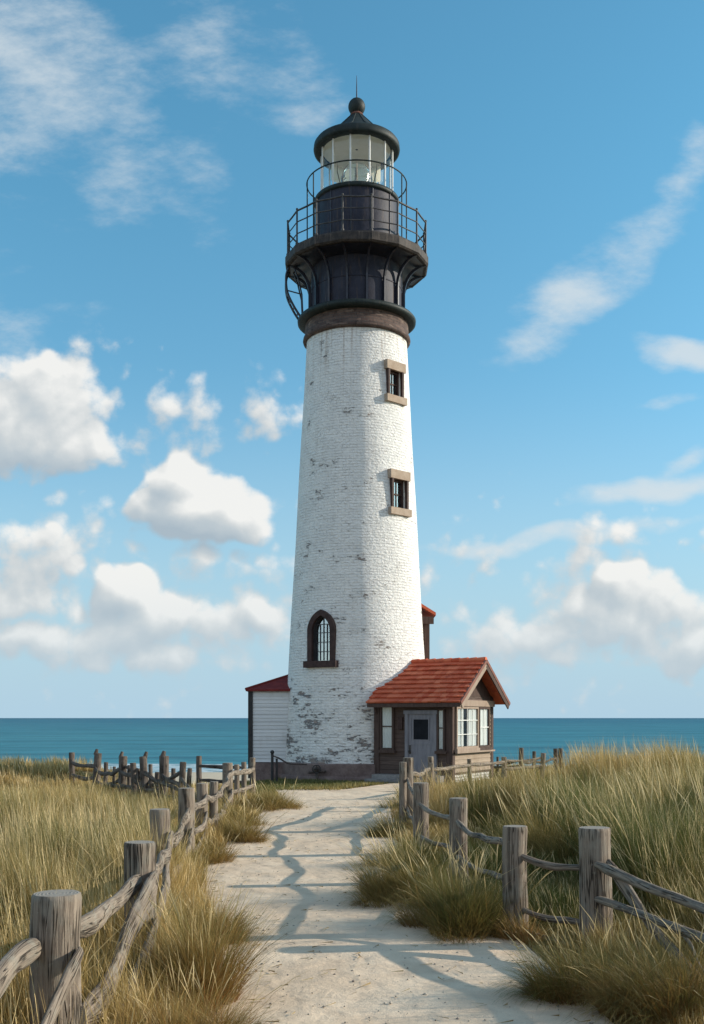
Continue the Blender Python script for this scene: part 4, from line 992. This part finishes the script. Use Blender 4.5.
stalks(1600, 5, 10, .0045); stalks(7000, 10, 18, .006); stalks(9000, 18, 36, .010)
X = np.concatenate(XS); Y = np.concatenate(YS); ok = allowed(X, Y, .0, .0)
cat = lambda a: np.concatenate(a)[ok]
X, Y = X[ok], Y[ok]
root = np.stack([X, Y, ground_z(X, Y) - .02], -1)
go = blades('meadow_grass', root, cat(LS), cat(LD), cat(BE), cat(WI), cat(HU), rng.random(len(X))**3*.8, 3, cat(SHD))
tag(go, 'tall gold and green dune grass covering the headland', 'grass', None, 'stuff')
# --- short turf
n = 26000; y = rng.uniform(30.6, 40.5, n); x = rng.uniform(-3.8, 3.2, n)
inspur = (np.abs(x - (.6 + 1.2*(y - 33.4)/3.9)) < (1.25 - .75*(y - 33.4)/3.9)) & (y > 32.8) & (y < 37.5)
ok = allowed(x, y, -.05, -.05) & ~inspur; x, y = x[ok], y[ok]; n = len(x)
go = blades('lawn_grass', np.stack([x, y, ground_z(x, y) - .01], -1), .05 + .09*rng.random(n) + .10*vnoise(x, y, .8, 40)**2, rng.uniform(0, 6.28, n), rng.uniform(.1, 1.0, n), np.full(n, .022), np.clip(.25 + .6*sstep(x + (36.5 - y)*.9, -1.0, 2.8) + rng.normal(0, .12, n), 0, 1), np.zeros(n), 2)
tag(go, 'short green turf round the foot of the lighthouse', 'grass', None, 'stuff')

# --- single tussocks hanging over the path
def tussock(label, x, y, rad, L, n, hue, rust, droop=1.0, width=.007, wind=math.pi, aniso=1.0, name='grass_tussock'):
    """a ragged clump: several crowns of unequal height, stray stems, dead skirt"""
    nc = int(rng.integers(6, 10)); cr = rad*np.sqrt(rng.random(nc))*1.15; ca = rng.uniform(0, 2*math.pi, nc)
    cx = x + np.cos(ca)*cr; cy = y + np.sin(ca)*cr; cl = rng.uniform(.55, 1.12, nc); ch = rng.normal(0, .20, nc); cw = rng.uniform(.4, 1.4, nc); cw /= cw.sum()
    i = rng.choice(nc, n, p=cw); a = rng.uniform(0, 2*math.pi, n); r = rad*.5*np.sqrt(rng.random(n))
    X = cx[i] + np.cos(a)*r; Y = cy[i] + np.sin(a)*r
    out_a = np.arctan2(Y - y, X - x); k = np.hypot(X - x, Y - y)/rad
    ld = np.where(rng.random(n) < .55, out_a + rng.normal(0, .5, n), a + rng.normal(0, .5, n)); sw = rng.random(n) < .25; ld = np.where(sw, wind + rng.normal(0, .6, n), ld)
    be = droop*(.14 + .95*k*rng.uniform(.35, 1.3, n)) + np.abs(rng.normal(0, .20, n))
    brk = rng.random(n) < .06; be = np.where(brk, be + .7, be)
    ln_ = L*cl[i]*rng.uniform(.45, 1.25, n)*(1 - .15*np.clip(k, 0, 1)); tall = rng.random(n) < .012
    ln_ = np.where(tall, L*rng.uniform(1.05, 1.35, n), ln_); be = np.where(tall, be*.6, be)
    hu = np.clip(hue + ch[i] + rng.normal(0, .17, n) + .1*tall, 0, 1); ru = np.clip(rust*rng.uniform(.2, 1.3, n), 0, 1)
    dead = rng.random(n) < .10; hu = np.where(dead, 1.0, hu); ln_ = np.where(dead, ln_*.6, ln_); be = np.where(dead, be + .5, be)
    root = np.stack([X, Y, ground_z(X, Y) - .03], -1)
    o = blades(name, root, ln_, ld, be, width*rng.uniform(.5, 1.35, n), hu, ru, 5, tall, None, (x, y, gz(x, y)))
    return tag(o, label, 'grass tussock', 'grass tussocks beside the path')
T = tussock
T('golden green tussock with rusty base spilling over the path beside the nearest left posts', -1.22, 8.7, .34, .86, 6000, .55, .9, 1.15, .0055)
T('rust based tussock in the bottom left corner below the nearest left post', -1.15, 7.25, .30, .62, 4800, .64, 1.0, 1.15, .005)
T('bushy tussock between the second and third left fence posts', -1.55, 11.2, .30, .58, 2800, .52, .6, 1.0)
T('small low tuft at the foot of the third left fence post', -2.15, 13.2, .25, .45, 1500, .55, .6, 1.1)
T('small golden tuft at the foot of the fourth left fence post', -2.32, 17.3, .30, .48, 1500, .62, .5, 1.1, .009)
T('rounded golden tussock midway along the left fence', -2.30, 20.3, .52, .72, 3400, .66, .4, 1.15, .009)
T('rounded tussock by the far double posts of the left fence', -2.35, 23.3, .52, .70, 3000, .60, .4, 1.15, .010)
T('farthest round golden tussock at the end of the left fence', -2.15, 27.2, .58, .72, 3000, .68, .3, 1.15, .011)
T('shaggy tussock at the right path edge before the third right post', .66, 13.5, .46, .82, 6500, .44, .4, 1.2, .0062)
T('big shaggy green tussock in front of the second right fence post', 1.15, 11.6, .46, .86, 7500, .40, .5, 1.2, .0056)
T('low tuft at the right path edge below the fourth right post', .85, 16.6, .42, .66, 3200, .50, .25, 1.2, .0075)
T('tuft on the right path edge below the paired tall posts', .95, 20.6, .42, .62, 1800, .6, .2, 1.1, .011)
T('small dark tuft at the path end before the cottage fence', 1.35, 27.5, .42, .62, 1500, .5, .2, 1.1, .013)
T('drooping dark tussock in the bottom right foreground below the large post', 2.05, 8.75, .42, .64, 5600, .34, .7, 1.35, .005)
T('long bladed tussock in the bottom right corner under the leaning brace', 2.55, 8.3, .36, .80, 3600, .40, .7, 1.25, .005)
T('dry red brown tuft at the foot of the second right fence post', 1.78, 11.1, .22, .38, 900, .8, 1.0, 1.2, .008)
T('tall upright green clump on the dune behind the large right post', 4.3, 13.5, .65, 1.45, 5200, .30, .2, .55, .009)
T('tall dense green clump at the right edge of the dune', 5.4, 16.5, .8, 1.45, 5200, .32, .1, .55, .011)
T('wide dark green clump on the dune behind the third right post', 4.0, 19.0, .8, 1.05, 4200, .28, .2, .7, .012)
T('bleached clump beside the dark green one on the dune', 3.1, 17.2, .6, .95, 3400, .68, .1, .8, .011)

# ------------------------------------------------------------------ loose pebbles and straw on the path
mb = MB(); rr = random.Random(5)
for k in range(900):
    y = 6.5 + 24*rr.random()**1.8; l, r = float(path_l(y)), float(path_r(y)); x = rr.uniform(l, r); s = rr.choice([.004, .005, .006, .008, .01, .014])*rr.uniform(.7, 1.4)
    c = (x, y, gz(x, y) + .036); b0 = len(mb.v)
    for (a, b2, c2) in ((1,0,0),(0,1,0),(-1,0,0),(0,-1,0),(0,0,.8),(0,0,-.6)): mb.v.append((c[0] + a*s*rr.uniform(.7, 1.4), c[1] + b2*s*rr.uniform(.7, 1.4), c[2] + c2*s))
    for q in ((0,1,4),(1,2,4),(2,3,4),(3,0,4),(1,0,5),(2,1,5),(3,2,5),(0,3,5)):
        mb.f.append(tuple(b0 + i for i in q)); mb.uv.append([(0, 0)]*3); mb.mi.append(0); mb.sm.append(True)
o = mb.build('pebbles', M['pebble']); tag(o, 'small loose pebbles strewn over the sand path', 'pebbles', None, 'stuff')

st = MB(); rr = random.Random(9)
for k in range(900):
    y = 6.5 + 24*rr.random()**1.6; l, r = float(path_l(y)), float(path_r(y)); e = rr.random()**2.2*.5; x = l + (r - l)*(e if rr.random() < .5 else 1 - e)
    L = rr.uniform(.04, .17); a = rr.gauss(0, .9); dx, dy = math.cos(a)*L/2, math.sin(a)*L/2; wd = rr.uniform(.0015, .0035); z = gz(x, y) + .046
    st.face([(x-dx, y-dy-wd, z), (x+dx, y+dy-wd, z + rr.uniform(0, .02)), (x+dx, y+dy+wd, z + rr.uniform(0, .02)), (x-dx, y-dy+wd, z)])
o = st.build('straw', M['straw']); tag(o, 'scattered dry grass stems lying on the sand path', 'straw', None, 'stuff')

# ------------------------------------------------------------------ SUN and SKY
SUN_EL = R_(21); sd = Vector((1, .10, 0)).normalized(); SUNV = Vector((sd.x*math.cos(SUN_EL), sd.y*math.cos(SUN_EL), math.sin(SUN_EL)))
sl = bpy.data.lights.new('sun', 'SUN'); sl.energy = 5.0; sl.angle = R_(.5); sl.color = (1, .90, .76)
so = bpy.data.objects.new('sun', sl); COL.objects.link(so); so.rotation_euler = SUNV.to_track_quat('Z', 'Y').to_euler(); so.location = (30, 0, 30)

W = bpy.data.worlds.new('World'); scene.world = W; W.use_nodes = True; w = NT(W.node_tree); w.n.clear()
out = w.node('ShaderNodeOutputWorld'); bg = w.node('ShaderNodeBackground', {'Strength': .1}); w.l.new(bg.outputs[0], out.inputs[0])
sky = w.node('ShaderNodeTexSky', sky_type='NISHITA'); sky.sun_disc = False; sky.sun_elevation = SUN_EL; sky.sun_rotation = math.atan2(sd.x, sd.y)
sky.air_density = 1.0; sky.dust_density = .4; sky.ozone_density = 2.0; sky.altitude = 0

def cloud_group(name, blobs, nscale, stretch, warp, amp, detail, rot=0.0, billow=0.0):
    """raw cloud density over the tangent plane (u right, v up) of the seaward sky"""
    g = bpy.data.node_groups.new(name, 'ShaderNodeTree')
    g.interface.new_socket('P', in_out='INPUT', socket_type='NodeSocketVector'); g.interface.new_socket('D', in_out='OUTPUT', socket_type='NodeSocketFloat'); g.interface.new_socket('S', in_out='OUTPUT', socket_type='NodeSocketFloat')
    k = NT(g); gi = k.node('NodeGroupInput'); go_ = k.node('NodeGroupOutput'); p = gi.outputs[0]
    wn = k.node('ShaderNodeTexNoise', {'Vector': p, 'Scale': nscale*.7, 'Detail': 3.0, 'Roughness': .6}, noise_dimensions='2D').outputs[1]
    pw = k.vmath('ADD', p, k.scale(k.vmath('SUBTRACT', wn, (.5, .5, .5)), warp))
    acc = None
    for (cx, cy, rx, ry, s, an) in blobs:
        v = k.vmath('SUBTRACT', pw, ((cx - 352)/1080, (718 - cy)/1080, 0))
        if an: v = k.node('ShaderNodeVectorRotate', {'Vector': v, 'Angle': R_(-an)}, rotation_type='Z_AXIS').outputs[0]
        v = k.vmath('MULTIPLY', v, (1080/rx, 1080/ry, 0)); ln_ = k.vmath('DOT_PRODUCT', v, v)
        d = k.math('MULTIPLY_ADD', k.math('MINIMUM', ln_, 12.0), -s, s)
        acc = d if acc is None else k.node('ShaderNodeMath', {0: acc, 1: d, 2: .45}, operation='SMOOTH_MAX').outputs[0]
    nv = k.mapping(p, (stretch[0], stretch[1], 1), (3.3, 1.7, .5), (0, 0, R_(rot)))
    n = k.node('ShaderNodeTexNoise', {'Vector': nv, 'Scale': nscale, 'Detail': detail, 'Roughness': .64}, noise_dimensions='2D').outputs[0]
    r = k.math('MULTIPLY_ADD', k.math('SUBTRACT', n, .5), amp, acc)
    if billow:
        vo = k.node('ShaderNodeTexVoronoi', {'Vector': pw, 'Scale': nscale*3.0, 'Detail': 1.0, 'Roughness': .5}, feature='F1', voronoi_dimensions='2D').outputs[0]
        r = k.math('MULTIPLY_ADD', k.math('SUBTRACT', .46, vo), billow, r)
    k.l.new(r, go_.inputs[0])
    n2 = k.node('ShaderNodeTexNoise', {'Vector': nv, 'Scale': nscale, 'Detail': 1.5, 'Roughness': .5}, noise_dimensions='2D').outputs[0]
    k.l.new(k.math('MULTIPLY_ADD', k.math('SUBTRACT', n2, .5), amp*.7, acc), go_.inputs[1])
    return g
CUM = [(15, 425, 112, 62, 2.0, 0), (70, 442, 66, 36, 1.6, 0), (30, 390, 66, 40, 1.4, 0),
       (205, 512, 80, 42, 2.3, 0), (184, 482, 40, 40, 2.3, 0), (243, 516, 36, 38, 1.8, 0), (160, 508, 40, 32, 1.6, 0),
       (188, 398, 44, 38, .55, 0), (266, 410, 44, 44, .62, 0), (225, 432, 80, 30, .34, 0), (285, 492, 30, 22, .25, 0), (85, 510, 40, 22, .25, 0),
       (40, 562, 95, 50, 1.2, 0), (10, 595, 100, 42, 1.1, 0), (128, 596, 44, 34, 2.2, 0), (140, 622, 90, 40, 1.6, 0), (60, 640, 150, 34, 1.2, 0), (225, 630, 80, 36, 1.2, 0), (262, 618, 34, 26, 1.2, 0), (160, 654, 150, 22, 1.1, 0),
       (625, 625, 100, 40, 1.5, 0), (622, 596, 44, 34, 1.6, 0), (668, 606, 54, 34, 1.5, 0), (530, 640, 105, 36, .9, 0), (690, 645, 80, 26, 1.3, 0), (470, 625, 66, 46, .5, 0), (610, 656, 170, 16, .9, 0), (640, 544, 100, 34, .6, 0), (560, 568, 26, 28, .6, 0), (110, 600, 260, 90, .34, 0), (590, 610, 240, 90, .34, 0), (110, 395, 60, 50, .22, 0)]
CIR = [(10, 85, 150, 120, .62, -25), (80, 150, 110, 70, .45, -35), (290, 80, 44, 62, .40, 25), (215, 40, 56, 90, .32, 20), (205, 195, 40, 50, .2, 0), (0, 320, 80, 50, .25, 0),
       (580, 292, 140, 36, .62, 33), (635, 248, 62, 34, .55, 30), (520, 335, 70, 18, .5, 20), (692, 352, 54, 20, .8, -15), (660, 498, 110, 16, .95, 5), (535, 537, 150, 11, .8, 2), (685, 400, 40, 9, .45, 5), (690, 165, 50, 26, .35, 60), (694, 466, 60, 14, .6, 25)]
gc = cloud_group('cumulus_density', CUM, 11.0, (1, 1.15), .045, 2.15, 8, 0, .85)
gs = cloud_group('cirrus_density', CIR, 8.0, (.8, 1.7), .06, 2.1, 9, -32)
dirv = w.node('ShaderNodeTexCoord').outputs['Generated']; sp = w.node('ShaderNodeSeparateXYZ', {0: dirv})
yv = w.math('MAXIMUM', sp.outputs[1], .08)
Pv = w.node('ShaderNodeCombineXYZ', {0: w.math('DIVIDE', sp.outputs[0], yv), 1: w.math('DIVIDE', sp.outputs[2], yv), 2: 0.0}).outputs[0]
uu = w.node('ShaderNodeSeparateXYZ', {0: Pv}).outputs[0]; vv = w.node('ShaderNodeSeparateXYZ', {0: Pv}).outputs[1]
front = w.math('MULTIPLY', w.mapr(sp.outputs[1], .15, .4), w.mapr(w.math('ABSOLUTE', uu), .9, .5))
front = w.math('MULTIPLY', front, w.math('MULTIPLY', w.mapr(vv, 1.0, .78), w.math('GREATER_THAN', vv, -.02)))
def D(grp, off=(0, 0, 0)):
    nd = w.node('ShaderNodeGroup', {}, node_tree=grp); w.l.new(w.vmath('ADD', Pv, off) if any(off) else Pv, nd.inputs[0]); return nd.outputs
tint = w.mix(w.mapr(vv, 0, .6), (.83, 1.10, 1.13), (.74, 1.38, 1.34))
skyc = w.mix(1.0, sky.outputs[0], tint, 'MULTIPLY')
haze = w.mapr(vv, .34, -.02, 0, .98); skyc = w.mix(haze, skyc, (2.95, 4.2, 5.15))
back_fill = w.mapr(sp.outputs[1], .25, -.25)
skyb = w.mix(back_fill, skyc, w.mix(.5, w.vmath('MULTIPLY', sky.outputs[0], (1.25, 1.3, 1.3)), (4.0, 4.65, 5.3)))  # sky behind the view made brighter and more neutral as added fill light
d0, s0 = D(gc)[:2]; d1, s1 = D(gc, (.009, .015, 0))[:2]
alpha = w.math('MULTIPLY', w.mapr(d0, -.02, .85), .95)
lit = w.math('MULTIPLY_ADD', w.math('SUBTRACT', d0, d1), .72, w.math('SUBTRACT', s0, s1)); lit = w.mapr(w.math('MULTIPLY_ADD', w.math('MINIMUM', s0, 1.2), -.10, lit), -1.75, 1.05, smooth=False)
ccol = w.ramp(lit, [(0, (2.7, 3.25, 3.7)), (.42, (3.55, 3.95, 4.2)), (.64, (4.4, 4.6, 4.65)), (.95, (6.1, 6.05, 5.85))])
ccol = w.mix(w.mapr(vv, .15, .02, 0, .5), ccol, (3.7, 4.5, 5.0))
c0 = D(gs)[0]; ca = w.math('MULTIPLY', w.mapr(c0, -.05, 1.05), .8)
c = w.mix(ca, skyc, (4.7, 5.1, 5.3)); c = w.mix(alpha, c, ccol)
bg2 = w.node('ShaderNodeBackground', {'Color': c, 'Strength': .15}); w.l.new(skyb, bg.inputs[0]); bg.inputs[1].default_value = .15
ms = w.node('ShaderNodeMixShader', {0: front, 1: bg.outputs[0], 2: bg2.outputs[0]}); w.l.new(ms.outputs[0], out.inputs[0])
W.cycles.sampling_method = 'MANUAL'; W.cycles.sample_map_resolution = 512
scene.cycles.max_bounces = 5; scene.cycles.diffuse_bounces = 3; scene.cycles.transparent_max_bounces = 12; scene.cycles.use_denoising = True
